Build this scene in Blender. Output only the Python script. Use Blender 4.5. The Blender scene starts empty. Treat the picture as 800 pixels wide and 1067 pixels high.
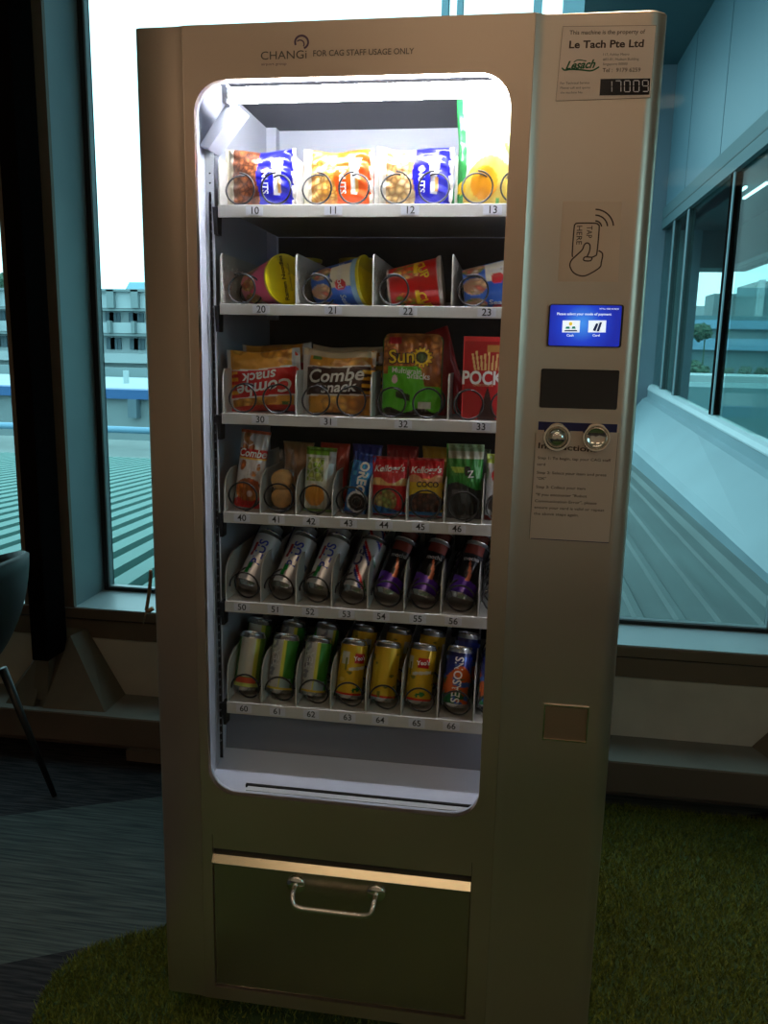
import bpy, math, random
import numpy as np
from mathutils import Vector, Matrix
random.seed(4); RNG = np.random.default_rng(4)
PI = math.pi
SC = bpy.context.scene
COL = SC.collection

# ------------------------------------------------------------------ camera
F = 853.7228; YAW, PITCH, ROLL = -0.1438, 0.1927, 0.0207
CAM = np.array([0.6384, -1.4009, 1.3827])
def _basis():
    cy, sy, cp, sp = math.cos(YAW), math.sin(YAW), math.cos(PITCH), math.sin(PITCH)
    fw = np.array([sy*cp, cy*cp, -sp]); r0 = np.array([cy, -sy, 0.]); u0 = np.cross(r0, fw)
    return r0*math.cos(ROLL)+u0*math.sin(ROLL), -r0*math.sin(ROLL)+u0*math.cos(ROLL), fw
CR, CU, CF = _basis()
def at(x, y, axis, val):
    """measured photo point -> world point on the plane axis = val"""
    d = CF*F + CR*(x-400) - CU*(y-533.5)
    return CAM + d*((val-CAM[axis])/d[axis])
cam_d = bpy.data.cameras.new('camera'); cam = bpy.data.objects.new('camera', cam_d); COL.objects.link(cam)
cam_d.sensor_width = 36; cam_d.lens = F/1067*36; cam_d.clip_start = .02; cam_d.clip_end = 500
cam.matrix_world = Matrix(((CR[0], CU[0], -CF[0], CAM[0]), (CR[1], CU[1], -CF[1], CAM[1]), (CR[2], CU[2], -CF[2], CAM[2]), (0, 0, 0, 1)))
SC.camera = cam
SC.view_settings.view_transform = 'Standard'; SC.view_settings.look = 'None'
SC.view_settings.gamma = 1; SC.view_settings.use_curve_mapping = False; SC.view_settings.exposure = 0
SC.cycles.max_bounces = 10; SC.cycles.transparent_max_bounces = 16; SC.cycles.caustics_reflective = False

# ------------------------------------------------------------------ materials
def lin(c):
    c = np.asarray(c, float)/255.
    return np.where(c <= .04045, c/12.92, ((c+.055)/1.055)**2.4)
def L(r, g, b): return tuple(float(v) for v in lin((r, g, b)))
MATS = {}
def mat(name, col=(.5, .5, .5), rough=.5, metal=0., noise=0., nscale=20., bump=0., bscale=200., stretch=(1, 1, 1), spec=.5, emit=None, estr=0., coat=0., attr=None, rnoise=0.):
    m = bpy.data.materials.new(name); m.use_nodes = True; nt = m.node_tree; N = nt.nodes; K = nt.links
    b = N['Principled BSDF']
    b.inputs['Base Color'].default_value = (*col, 1); b.inputs['Roughness'].default_value = rough
    b.inputs['Metallic'].default_value = metal; b.inputs['Specular IOR Level'].default_value = spec
    b.inputs['Coat Weight'].default_value = coat; b.inputs['Coat Roughness'].default_value = .08
    tc = N.new('ShaderNodeTexCoord'); mp = N.new('ShaderNodeMapping'); mp.inputs['Scale'].default_value = stretch
    K.new(tc.outputs['Object'], mp.inputs['Vector'])
    nz = N.new('ShaderNodeTexNoise'); nz.inputs['Scale'].default_value = nscale; nz.inputs['Detail'].default_value = 4
    K.new(mp.outputs[0], nz.inputs['Vector'])
    mx = N.new('ShaderNodeMix'); mx.data_type = 'RGBA'; mx.blend_type = 'MULTIPLY'
    mr = N.new('ShaderNodeMapRange'); mr.inputs['From Min'].default_value = .3; mr.inputs['From Max'].default_value = .7
    mr.inputs['To Min'].default_value = 1-noise; mr.inputs['To Max'].default_value = 1+noise
    K.new(nz.outputs['Fac'], mr.inputs['Value'])
    mx.inputs['Factor'].default_value = 1.
    if attr:
        a = N.new('ShaderNodeAttribute'); a.attribute_name = attr; K.new(a.outputs['Color'], mx.inputs['A'])
    else: mx.inputs['A'].default_value = (*col, 1)
    K.new(mr.outputs[0], mx.inputs['B'])
    K.new(mx.outputs['Result'], b.inputs['Base Color'])
    if rnoise:
        r2 = N.new('ShaderNodeMapRange'); r2.inputs['From Min'].default_value = .3; r2.inputs['From Max'].default_value = .7
        r2.inputs['To Min'].default_value = max(0, rough-rnoise); r2.inputs['To Max'].default_value = rough+rnoise
        K.new(nz.outputs['Fac'], r2.inputs['Value']); K.new(r2.outputs[0], b.inputs['Roughness'])
    if bump:
        n2 = N.new('ShaderNodeTexNoise'); n2.inputs['Scale'].default_value = bscale; n2.inputs['Detail'].default_value = 3
        K.new(mp.outputs[0], n2.inputs['Vector'])
        bp = N.new('ShaderNodeBump'); bp.inputs['Strength'].default_value = bump; bp.inputs['Distance'].default_value = .002
        K.new(n2.outputs['Fac'], bp.inputs['Height']); K.new(bp.outputs[0], b.inputs['Normal'])
    if emit is not None:
        b.inputs['Emission Color'].default_value = (*emit, 1); b.inputs['Emission Strength'].default_value = estr
    MATS[name] = m; return m
def glass(name, tint, rough=0., ior=1.45, refl=1.):
    m = bpy.data.materials.new(name); m.use_nodes = True; nt = m.node_tree; N = nt.nodes; K = nt.links
    N.remove(N['Principled BSDF']); out = N['Material Output']
    t = N.new('ShaderNodeBsdfTransparent'); t.inputs[0].default_value = (*tint, 1)
    g = N.new('ShaderNodeBsdfGlossy'); g.inputs['Roughness'].default_value = rough; g.inputs[0].default_value = (refl, refl, refl, 1)
    fr = N.new('ShaderNodeFresnel'); ge = N.new('ShaderNodeNewGeometry'); mi = N.new('ShaderNodeMapRange')
    mi.inputs['To Min'].default_value = ior; mi.inputs['To Max'].default_value = 1/ior; K.new(ge.outputs['Backfacing'], mi.inputs['Value']); K.new(mi.outputs[0], fr.inputs['IOR'])
    mx = N.new('ShaderNodeMixShader'); K.new(fr.outputs[0], mx.inputs[0]); K.new(t.outputs[0], mx.inputs[1]); K.new(g.outputs[0], mx.inputs[2])
    K.new(mx.outputs[0], out.inputs[0]); MATS[name] = m; return m

M = MATS
mat('steel', (.62, .50, .405), .33, .92, .04, 3, .05, 60, (1, 1, 1), rnoise=.04)
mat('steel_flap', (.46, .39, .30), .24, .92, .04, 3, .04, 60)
mat('chrome', (.8, .77, .72), .12, 1.)
mat('black_gap', (.006, .006, .006), .6)
mat('liner', L(190, 194, 206), .5, 0, .04, 6)
mat('liner_side', L(206, 213, 230), .5, 0, .03, 6)
mat('liner_dark', L(62, 62, 68), .6, 0, .04, 6)
mat('rail', L(205, 209, 216), .45, 0., .03, 6)
mat('tray', L(196, 194, 188), .45, .1, .05, 12)
mat('coil', (.012, .012, .014), .3, 0, 0)
mat('black_plastic', (.01, .01, .011), .4)
mat('dark_screen', (.006, .004, .008), .12, coat=.5)
mat('label_paper', L(205, 207, 215), .6, 0, .03, 30)
mat('ink', (.012, .012, .014), .6)
mat('sticker', (.70, .58, .50), .38, .6, .03, 8)
mat('tap_sticker', (.72, .57, .45), .38, .6, .03, 8)
mat('ink_brown', (.03, .018, .012), .5)
mat('ink_grey', (.12, .10, .09), .6)
mat('ink_green', L(10, 92, 48), .5)
mat('ink_navy', L(30, 34, 52), .5)
mat('ink_purple', L(95, 70, 95), .5)
mat('lcd', (.004, .004, .012), .2, coat=.4)
mat('segments', L(190, 175, 165), .4, emit=L(190, 175, 165), estr=.12)
mat('screen_blue', (.0, .01, .2), .15, emit=(.012, .035, .50), estr=1.0, coat=.5)
mat('screen_white', (.9, .9, .9), .3, emit=(.8, .9, 1), estr=.9)
mat('screen_ink', (.01, .02, .08), .4, emit=(.01, .02, .08), estr=.6)
mat('screen_yellow', (.8, .6, .05), .4, emit=(.8, .55, .05), estr=.8)
mat('screen_green', (.02, .2, .12), .4, emit=(.02, .2, .14), estr=.8)
mat('tube_light', (1, 1, 1), .5, emit=(.93, .96, 1), estr=100)
mat('strip_soft', (.9, .9, .9), .5, emit=(.92, .95, 1), estr=4.8)
mat('tube_holder', L(225, 228, 235), .4)
mat('brass_lip', (1., .86, .60), .26, .95)
mat('print', (.5, .5, .5), .32, 0, .03, 60, .12, 90, attr='col', coat=.25)
mat('foil_print', (.5, .5, .5), .28, .15, .03, 60, .25, 70, attr='col', coat=.35)
mat('can_print', (.5, .5, .5), .25, .35, .02, 40, attr='col', coat=.3)
mat('card_print', (.5, .5, .5), .4, 0, .02, 60, attr='col', coat=.3)
mat('can_metal', (.72, .72, .72), .25, 1.)
for n, c in dict(white=(235, 235, 232), red=(205, 20, 24), blue=(25, 45, 150), dark=(18, 14, 14), brown=(60, 34, 24), yellow=(240, 205, 20), gold=(225, 160, 50), green=(30, 140, 60), cream=(236, 214, 170), silver=(176, 178, 182), navy=(20, 24, 84), orange=(240, 110, 30)).items():
    mat('ink_'+n if n != 'green' else 'ink_leaf', L(*c), .4)
mat('biscuit', L(214, 168, 104), .7, 0, .25, 60, .4, 200)
glass('clear_wrap', (.93, .93, .93), .15, 1.5)
glass('door_glass', (.985, .985, .99), 0, 1.2)
glass('pane_glass', (.70, .905, .91), 0, 1.14)
glass('wing_glass', (.76, .84, .83), 0, 1.04)
# room
mat('trim_brown', (.16, .115, .08), .5, .2, .06, 8)
mat('jamb', (.24, .30, .32), .4, .2, .04, 5)
mat('sill', (.42, .50, .53), .4, 0, .04, 5)
mat('column', (.006, .0045, .0045), .85, 0, .1, 6, spec=.0)
mat('plaster', (.50, .46, .39), .8, 0, .12, 5, .2, 40)
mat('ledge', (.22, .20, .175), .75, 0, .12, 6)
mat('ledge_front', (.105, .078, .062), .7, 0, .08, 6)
mat('base_cone', (.17, .145, .11), .75, 0, .1, 9)
mat('room_wall', (.50, .36, .26), .8, 0, .03, 3)
mat('ceiling', (.55, .42, .31), .85, 0, .03, 3)
mat('chair_shell', (.010, .0105, .011), .55)
mat('chair_leg', (.006, .006, .006), .4)
mat('lamp_glow', (1, .9, .75), .5, emit=(1, .78, .52), estr=6)
mat('lamp_ring', (.5, .5, .5), .4, .6)
mat('strap', (.20, .14, .09), .35, .6)
# outside
mat('roof_green', (.075, .20, .18), .6, 0, .06, 3)
mat('roof_grey', (.13, .17, .165), .8, 0, .12, 1.5)
mat('terrace', (.105, .145, .145), .75, 0, .14, 2.2, 0, 1, (3, .4, 1))
mat('coping', (.19, .275, .31), .5, 0, .06, 1.5)
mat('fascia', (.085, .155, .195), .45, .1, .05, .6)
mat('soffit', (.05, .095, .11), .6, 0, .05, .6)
mat('wing_dark', (.045, .065, .07), .6, 0, .1, 1)
mat('wing_wall', (.11, .145, .18), .6, 0, .08, 1)
mat('far_white', (.36, .44, .46), .7, 0, .06, .4)
mat('far_grey', (.17, .23, .24), .7, 0, .1, .4)
mat('far_dark', (.09, .15, .18), .6)
mat('far_blue', (.02, .10, .26), .5)
mat('rail_blue', (.16, .32, .45), .4)
mat('far_roof_blue', (.18, .36, .44), .6)
mat('far_teal', (.10, .19, .21), .6)
mat('tree_green', (.05, .11, .07), .9, 0, .4, 3)
mat('post_blue', (.16, .30, .36), .5)

# ------------------------------------------------------------------ mesh helpers
class MB:
    def __init__(s): s.v = []; s.f = []; s.m = []; s.c = None
    def add(s, vs, fs, mi=0):
        b = len(s.v); s.v.extend([tuple(map(float, p)) for p in vs]); s.f.extend([tuple(b+i for i in f) for f in fs]); s.m.extend([mi]*len(fs)); return s
    def box(s, a, b, mi=0):
        x0, y0, z0 = a; x1, y1, z1 = b
        return s.add([(x0, y0, z0), (x1, y0, z0), (x1, y1, z0), (x0, y1, z0), (x0, y0, z1), (x1, y0, z1), (x1, y1, z1), (x0, y1, z1)],
                     [(0, 3, 2, 1), (4, 5, 6, 7), (0, 1, 5, 4), (1, 2, 6, 5), (2, 3, 7, 6), (3, 0, 4, 7)], mi)
    def hexa(s, p, mi=0):
        return s.add(p, [(0, 3, 2, 1), (4, 5, 6, 7), (0, 1, 5, 4), (1, 2, 6, 5), (2, 3, 7, 6), (3, 0, 4, 7)], mi)
    def prism(s, poly, off, mi=0):
        """poly: 3D points of one end; off: extrusion vector"""
        n = len(poly); q = [tuple(np.array(p)+np.array(off)) for p in poly]
        return s.add(list(poly)+q, [tuple(range(n-1, -1, -1)), tuple(range(n, 2*n))]+[(i, (i+1) % n, n+(i+1) % n, n+i) for i in range(n)], mi)
    def tube(s, pts, r, n=8, mi=0, caps=True, closed=False):
        pts = [np.array(p, float) for p in pts]; k = len(pts); rs = r if hasattr(r, '__len__') else [r]*k
        up = None; rings = []
        for i in range(k):
            if closed: t = pts[(i+1) % k]-pts[i-1]
            else: t = pts[min(i+1, k-1)]-pts[max(i-1, 0)]
            t = t/(np.linalg.norm(t)+1e-12)
            if up is None: up = np.array([0, 0, 1.]) if abs(t[2]) < .9 else np.array([1., 0, 0])
            a = np.cross(t, up); a /= np.linalg.norm(a)+1e-12; b = np.cross(a, t); up = b
            rings.append([pts[i]+rs[i]*(math.cos(2*PI*j/n)*a+math.sin(2*PI*j/n)*b) for j in range(n)])
        vs = [p for rg in rings for p in rg]; fs = []
        for i in range(k if closed else k-1):
            i2 = (i+1) % k
            for j in range(n): fs.append((i*n+j, i2*n+j, i2*n+(j+1) % n, i*n+(j+1) % n))
        if caps and not closed: fs += [tuple(range(n)), tuple(range((k-1)*n+n-1, (k-1)*n-1, -1))]
        return s.add(vs, fs, mi)
    def lathe(s, prof, n=32, mi=0, org=(0, 0, 0), axis='z'):
        o = np.array(org, float); vs = []; fs = []; k = len(prof)
        for r, h in prof:
            for j in range(n):
                c, q = r*math.cos(2*PI*j/n), r*math.sin(2*PI*j/n)
                vs.append(o+(np.array([c, q, h]) if axis == 'z' else np.array([c, h, q])))
        for i in range(k-1):
            for j in range(n):
                f = (i*n+j, i*n+(j+1) % n, (i+1)*n+(j+1) % n, (i+1)*n+j); fs.append(f if axis == 'z' else f[::-1])
        return s.add(vs, fs, mi)
    def flat(s, poly, mi=0): return s.add(poly, [tuple(range(len(poly)))], mi)
    def build(s, name, mats, parent=None, smooth=False, org=None, loc=None, cols=None):
        me = bpy.data.meshes.new(name)
        V = np.array(s.v, float)
        o0 = np.array(org if org is not None else (ORG.get(parent.name, (0, 0, 0)) if parent else (0, 0, 0)), float)
        me.from_pydata((V-o0).tolist(), [], s.f)
        if not isinstance(mats, (list, tuple)): mats = [mats]
        for m_ in mats: me.materials.append(M[m_] if isinstance(m_, str) else m_)
        me.polygons.foreach_set('material_index', s.m)
        me.polygons.foreach_set('use_smooth', [smooth]*len(s.f))
        if cols is not None:
            at_ = me.color_attributes.new('col', 'FLOAT_COLOR', 'POINT'); c = np.ones((len(V), 4)); c[:len(cols), :3] = cols; at_.data.foreach_set('color', c.ravel())
        me.update()
        o = bpy.data.objects.new(name, me); COL.objects.link(o)
        if parent: o.parent = parent; ORG[o.name] = tuple(o0)
        elif org is not None: o.location = org if loc is None else loc
        return o
ORG = {}
def shade(o, ang=35):
    me = o.data
    me.polygons.foreach_set('use_smooth', [True]*len(me.polygons)); me.set_sharp_from_angle(angle=math.radians(ang)); return o
def bevel(o, w=.002, seg=2):
    m = o.modifiers.new('b', 'BEVEL'); m.width = w; m.segments = seg; m.limit_method = 'ANGLE'; m.angle_limit = math.radians(40); return o
def empty(name, loc, label=None, cat=None, group=None, rot=None):
    o = bpy.data.objects.new(name, None); COL.objects.link(o); o.location = loc; o.empty_display_size = .05
    if rot: o.rotation_euler = rot
    ORG[o.name] = tuple(loc); return tag(o, label, cat, group)
def tag(o, label=None, cat=None, group=None, kind=None):
    if label: o['label'] = label
    if cat: o['category'] = cat
    if group: o['group'] = group
    if kind: o['kind'] = kind
    return o
def struct(o): o['kind'] = 'structure'; return o
def eval_curve(cu):
    ob = bpy.data.objects.new('tmp', cu); COL.objects.link(ob); bpy.context.view_layer.update()
    dg = bpy.context.evaluated_depsgraph_get(); me = bpy.data.meshes.new_from_object(ob.evaluated_get(dg))
    vs = np.array([v.co[:] for v in me.vertices]).reshape(-1, 3); fs = [tuple(p.vertices) for p in me.polygons]
    bpy.data.objects.remove(ob); bpy.data.curves.remove(cu); bpy.data.meshes.remove(me); return vs, fs
TX = {}
def text(s, size=1., bold=0., shear=0., space=1., align='CENTER'):
    key = (s, size, bold, shear, space, align)
    if key not in TX:
        cu = bpy.data.curves.new('t', 'FONT'); cu.body = s; cu.size = size; cu.offset = bold*size; cu.shear = shear; cu.space_character = space
        cu.align_x = align; cu.align_y = 'CENTER'; cu.resolution_u = 3
        vs, fs = eval_curve(cu); TX[key] = (vs[:, :2] if len(vs) else vs, fs)
    return TX[key]
def plate(outer, holes, th):
    """2D outline with holes -> solid plate; verts (x, y, z) with y through the thickness 0..th"""
    cu = bpy.data.curves.new('p', 'CURVE'); cu.dimensions = '2D'; cu.fill_mode = 'BOTH'; cu.extrude = th/2
    for pl in [outer]+holes:
        sp = cu.splines.new('POLY'); sp.points.add(len(pl)-1); sp.use_cyclic_u = True
        for q, (x, z) in zip(sp.points, pl): q.co = (x, z, 0, 1)
    vs, fs = eval_curve(cu)
    return [(x, -z+th/2, y) for x, y, z in vs], fs
def rrect(x0, z0, x1, z1, r, n=8):
    out = []
    for cx, cz, a in ((x1-r, z1-r, 0), (x0+r, z1-r, PI/2), (x0+r, z0+r, PI), (x1-r, z0+r, 3*PI/2)):
        for i in range(n+1): t = a+PI/2*i/n; out.append((cx+r*math.cos(t), cz+r*math.sin(t)))
    return out
def put_text(mb, s, x, z, y, size, mi=0, rot=0., bold=0., shear=0., sx=1., align='CENTER', flip=False, space=1.):
    vs, fs = text(s, size, bold, shear, space, align)
    if not len(vs): return
    c, q = math.cos(rot), math.sin(rot); out = []
    for a, b in vs:
        a *= sx; out.append((x+a*c-b*q, y, z+a*q+b*c))
    mb.add(out, fs, mi)
def fit_text(mb, s, p0, p1, y, size, mi=0, bold=0., shear=0.):
    """text line whose ends lie at two measured face points (x,z)"""
    vs, fs = text(s, size, bold, shear, 1., 'LEFT')
    w = vs[:, 0].max()-vs[:, 0].min(); x0 = vs[:, 0].min(); d = np.array(p1)-np.array(p0); ln = np.linalg.norm(d); e = d/ln; n = np.array([-e[1], e[0]])
    mb.add([(p0[0]+e[0]*(a-x0)/w*ln+n[0]*b, y, p0[1]+e[1]*(a-x0)/w*ln+n[1]*b) for a, b in vs], fs, mi)
def ribbon(mb, pts, w, y, mi=0, closed=False):
    """flat stroke in the x-z plane"""
    P = [np.array(p[:2], float) for p in pts]; k = len(P); vs = []; fs = []
    for i in range(k):
        t = (P[(i+1) % k]-P[i-1]) if closed else (P[min(i+1, k-1)]-P[max(i-1, 0)])
        t /= np.linalg.norm(t)+1e-12; n = np.array([-t[1], t[0]])*w/2
        vs += [(P[i][0]+n[0], y, P[i][1]+n[1]), (P[i][0]-n[0], y, P[i][1]-n[1])]
    for i in range(k if closed else k-1): j = (i+1) % k; fs.append((2*i, 2*i+1, 2*j+1, 2*j))
    mb.add(vs, fs, mi)
def smooth_path(pts, n=6):
    P = [np.array(p, float) for p in pts]; out = []
    for i in range(len(P)-1):
        a, b, c, d = P[max(i-1, 0)], P[i], P[i+1], P[min(i+2, len(P)-1)]
        for k in range(n):
            t = k/n; out.append(.5*((2*b)+(-a+c)*t+(2*a-5*b+4*c-d)*t*t+(-a+3*b-3*c+d)*t**3))
    out.append(P[-1]); return out
def fp(x, y, yy=0.):
    p = at(x, y, 1, yy); return (p[0], p[2])

# ================================================================== THE ROOM
RX0, RX1, RY0, RZ1 = -4.2, 4.4, -4.6, 3.0
# floor: woven carpet planks, two bands with different pile direction
def carpet_material():
    m = bpy.data.materials.new('carpet'); m.use_nodes = True; nt = m.node_tree; N = nt.nodes; K = nt.links; b = N['Principled BSDF']
    geo = N.new('ShaderNodeNewGeometry'); sep = N.new('ShaderNodeSeparateXYZ'); K.new(geo.outputs['Position'], sep.inputs[0])
    def math_(op, a, bb):
        n = N.new('ShaderNodeMath'); n.operation = op
        for i, q in enumerate((a, bb)):
            if hasattr(q, 'is_linked') or hasattr(q, 'links'): K.new(q, n.inputs[i])
            else: n.inputs[i].default_value = q
        return n.outputs[0]
    X, Y = sep.outputs[0], sep.outputs[1]
    # lower edge of the pale band: y = .31+.513x ; upper edge: y = .98+.43x
    l1 = math_('SUBTRACT', Y, math_('ADD', math_('MULTIPLY', X, .513), .311))
    l2 = math_('SUBTRACT', math_('ADD', math_('MULTIPLY', X, .45), .995), Y)
    l3 = math_('SUBTRACT', -.30, math_('ADD', X, math_('MULTIPLY', math_('SUBTRACT', Y, .8), 1.5)))
    m1 = math_('MULTIPLY', math_('GREATER_THAN', l1, 0.), math_('GREATER_THAN', l2, 0.))
    def stripes(rot, sc, det):
        mp = N.new('ShaderNodeMapping'); mp.inputs['Rotation'].default_value = (0, 0, rot); mp.inputs['Scale'].default_value = (1, sc, 1)
        K.new(geo.outputs['Position'], mp.inputs['Vector']); nz = N.new('ShaderNodeTexNoise'); nz.inputs['Scale'].default_value = det; nz.inputs['Detail'].default_value = 5
        K.new(mp.outputs[0], nz.inputs['Vector']); return nz.outputs['Fac']
    s1 = stripes(.12, 22, 6); s2 = stripes(PI/2+.15, 14, 9)
    r1 = N.new('ShaderNodeValToRGB'); r1.color_ramp.elements[0].color = (.034, .041, .043, 1); r1.color_ramp.elements[0].position = .35; r1.color_ramp.elements[1].color = (.088, .096, .09, 1); r1.color_ramp.elements[1].position = .68
    r2 = N.new('ShaderNodeValToRGB'); r2.color_ramp.elements[0].color = (.014, .013, .016, 1); r2.color_ramp.elements[0].position = .4; r2.color_ramp.elements[1].color = (.045, .04, .043, 1); r2.color_ramp.elements[1].position = .68
    K.new(s1, r1.inputs[0]); K.new(s2, r2.inputs[0])
    mx = N.new('ShaderNodeMix'); mx.data_type = 'RGBA'; K.new(m1, mx.inputs['Factor']); K.new(r2.outputs[0], mx.inputs['A']); K.new(r1.outputs[0], mx.inputs['B'])
    K.new(mx.outputs['Result'], b.inputs['Base Color']); b.inputs['Roughness'].default_value = .95; b.inputs['Specular IOR Level'].default_value = .15
    bp = N.new('ShaderNodeBump'); bp.inputs['Strength'].default_value = .5; bp.inputs['Distance'].default_value = .004; K.new(s1, bp.inputs['Height']); K.new(bp.outputs[0], b.inputs['Normal'])
    MATS['carpet'] = m
carpet_material()
struct(MB().box((RX0-.1, RY0-.1, -.12), (RX1+.1, 1.55, 0)).build('floor', 'carpet'))
struct(MB().box((RX0-.1, RY0-.1, RZ1), (RX1+.1, 1.55, RZ1+.15)).build('ceiling', 'ceiling'))
struct(MB().box((RX0-.1, RY0-.1, 0), (RX1+.1, RY0, RZ1)).build('wall_back', 'room_wall'))
struct(MB().box((RX0-.1, RY0, 0), (RX0, 1.55, RZ1)).build('wall_left', 'room_wall'))
w_ = MB()
for a, b in (((RX1, RY0, 0), (RX1+.1, 1.55, 1.3)), ((RX1, RY0, 2.86), (RX1+.1, 1.55, RZ1)), ((RX1, RY0, 1.3), (RX1+.1, -4.0, 2.86)), ((RX1, -2.3, 1.3), (RX1+.1, 1.55, 2.86))): w_.box(a, b)
struct(w_.build('wall_right', 'room_wall'))
w_ = MB(); w_.box((RX1+.03, -4.0, 1.34), (RX1+.07, -3.96, 2.82)); w_.box((RX1+.03, -2.34, 1.34), (RX1+.07, -2.3, 2.82)); w_.box((RX1+.03, -3.17, 1.34), (RX1+.07, -3.13, 2.82)); w_.box((RX1+.03, -4.0, 1.3), (RX1+.07, -2.3, 1.34)); w_.box((RX1+.03, -4.0, 2.82), (RX1+.07, -2.3, 2.86))
w6 = struct(w_.build('window_6', 'trim_brown')); MB().box((RX1+.048, -3.98, 1.32), (RX1+.052, -2.32, 2.84)).build('window_pane', 'pane_glass', w6)  # added unseen window, put in for reflections on the door steel
# low wall and ledge under the windows
struct(MB().box((RX0, 1.2, 0), (RX1, 1.5, .36)).build('wall_front', 'plaster'))
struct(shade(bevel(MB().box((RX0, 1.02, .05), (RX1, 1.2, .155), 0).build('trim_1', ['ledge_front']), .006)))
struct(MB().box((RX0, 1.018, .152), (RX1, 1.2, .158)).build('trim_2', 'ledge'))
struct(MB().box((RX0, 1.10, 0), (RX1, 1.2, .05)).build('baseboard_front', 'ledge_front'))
a_ = at(130, 800, 1, 1.0)
struct(MB().box((-.57, 1.0, .012), (-.30, 1.2, .05)).build('trim_3', 'ledge_front'))
# window band: frames, deep sill, mullions, panes
T = MB(); T.box((RX0, 1.205, .36), (RX1, 1.5, .427)); T.box((RX0, 1.185, .437), (RX1, 1.43, .472))
struct(bevel(T.build('trim_4', 'trim_brown'), .003))
struct(MB().box((RX0, 1.21, .425), (RX1, 1.5, .439)).build('trim_5', 'black_gap'))
struct(MB().box((RX0, 1.187, .472), (RX1, 1.46, .4765)).build('trim_6', 'sill'))
T = MB(); T.box((RX0, 1.185, 2.86), (RX1, 1.46, 3.0)); struct(T.build('trim_7', 'trim_brown'))
def post(x0, x1, n):
    """deep box mullion between two windows: brown face, pale reveals"""
    f = MB().box((x0, 1.183, .4765), (x1, 1.20, 2.86)); o = f.build('trim_%d' % n, 'trim_brown'); struct(o)
    struct(MB().box((x0+.001, 1.20, .4765), (x1-.001, 1.46, 2.86)).build('trim_%d' % (n+1), 'jamb'))
post(-1.02, -.833, 8); post(1.62, 1.80, 10); post(-3.0, -2.8, 12); post(3.3, 3.48, 14)
def window(n, x0, x1):
    w = .022; z0, z1 = .4765, 2.86
    fr = MB()
    for a, b in (((x0, 1.405, z0), (x0+w, 1.445, z1)), ((x1-w, 1.405, z0), (x1, 1.445, z1)), ((x0+w, 1.405, z0), (x1-w, 1.445, z0+.014)), ((x0+w, 1.405, z1-w), (x1-w, 1.445, z1))): fr.box(a, b)
    fo = struct(fr.build('window_%d' % n, 'black_gap'))
    g = MB().box((x0+w*.6, 1.422, z0+.006), (x1-w*.6, 1.428, z1-w*.6)).build('window_pane', 'pane_glass', fo)
    q = MB()
    for xx in (x0+w, x1-w-.006): q.box((xx, 1.40, z0+.014), (xx+.006, 1.425, z1-w))
    q.box((x0+w, 1.40, z0+.014), (x1-w, 1.425, z0+.02))
    q.build('glazing_bead', 'jamb', fo)
window(1, -2.8, -1.02); window(2, -.833, 1.572); window(3, 1.80, 3.3); window(4, -4.2, -3.0); window(5, 3.48, 4.4)
struct(MB().box((1.572, 1.40, .4765), (1.62, 1.46, 2.86)).build('trim_16', 'column'))

# raking dark columns in front of the window band and their sloped feet
def column(cx, label):
    t = empty('steel_column', (cx, 1.06, .158), label, 'column'); t['kind'] = 'structure'
    bevel(MB().box((cx-.058, 1.0, .345), (cx, 1.125, RZ1)).build('column_shaft', 'column', t), .004)
    f = MB(); z0, zt = .158, .395
    # sloped foot: broad on the ledge, narrow under the shaft
    f.hexa([(cx-.05, 1.035, z0), (cx+.17, 1.045, z0), (cx+.17, 1.199, z0), (cx-.20, 1.199, z0),
            (cx-.045, 1.13, zt-.05), (cx+.015, 1.12, zt), (cx+.035, 1.199, zt), (cx-.06, 1.199, zt)])
    f.build('column_foot', 'base_cone', t)
    g = MB(); g.hexa([(cx-.20, 1.05, z0), (cx-.09, 1.04, z0), (cx-.09, 1.199, z0), (cx-.26, 1.199, z0),
                      (cx-.075, 1.10, zt-.04), (cx-.05, 1.10, zt-.04), (cx-.05, 1.199, zt-.02), (cx-.08, 1.199, zt-.02)])
    g.build('column_foot', 'base_cone', t)
    MB().hexa([(cx-.105, 1.06, z0+.02), (cx-.045, 1.055, z0+.02), (cx-.045, 1.09, z0+.02), (cx-.105, 1.09, z0+.02),
               (cx-.075, 1.06, .35), (cx-.03, 1.055, .35), (cx-.03, 1.10, .35), (cx-.075, 1.10, .35)]).build('foot_bracket', 'base_cone', t)
    h = MB(); h.lathe([(.006, 0), (.006, .004), (0, .004)], 10, 0, (cx+.06, 1.09, .215)); h.build('bolt', 'black_gap', t)
    return t
column(-.832, 'dark slanted steel column by the window left of the vending machine'); 
column(1.735, 'dark steel column beyond the grass right of the vending machine')

# ================================================================== GRASS MAT
def mat_grass():
    m = bpy.data.materials.new('turf'); m.use_nodes = True; nt = m.node_tree; N = nt.nodes; K = nt.links; b = N['Principled BSDF']
    geo = N.new('ShaderNodeNewGeometry'); nz = N.new('ShaderNodeTexNoise'); nz.inputs['Scale'].default_value = 130; nz.inputs['Detail'].default_value = 3
    K.new(geo.outputs['Position'], nz.inputs['Vector'])
    r = N.new('ShaderNodeValToRGB'); e = r.color_ramp.elements; e[0].position = .3; e[0].color = (.028, .045, .006, 1); e[1].position = .75; e[1].color = (.24, .27, .04, 1)
    K.new(nz.outputs['Fac'], r.inputs[0]); K.new(r.outputs[0], b.inputs['Base Color']); b.inputs['Roughness'].default_value = .55; b.inputs['Specular IOR Level'].default_value = .3
    MATS['turf'] = m
    mat('turf_base', (.03, .06, .015), .9, 0, .3, 50)
mat_grass()
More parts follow.
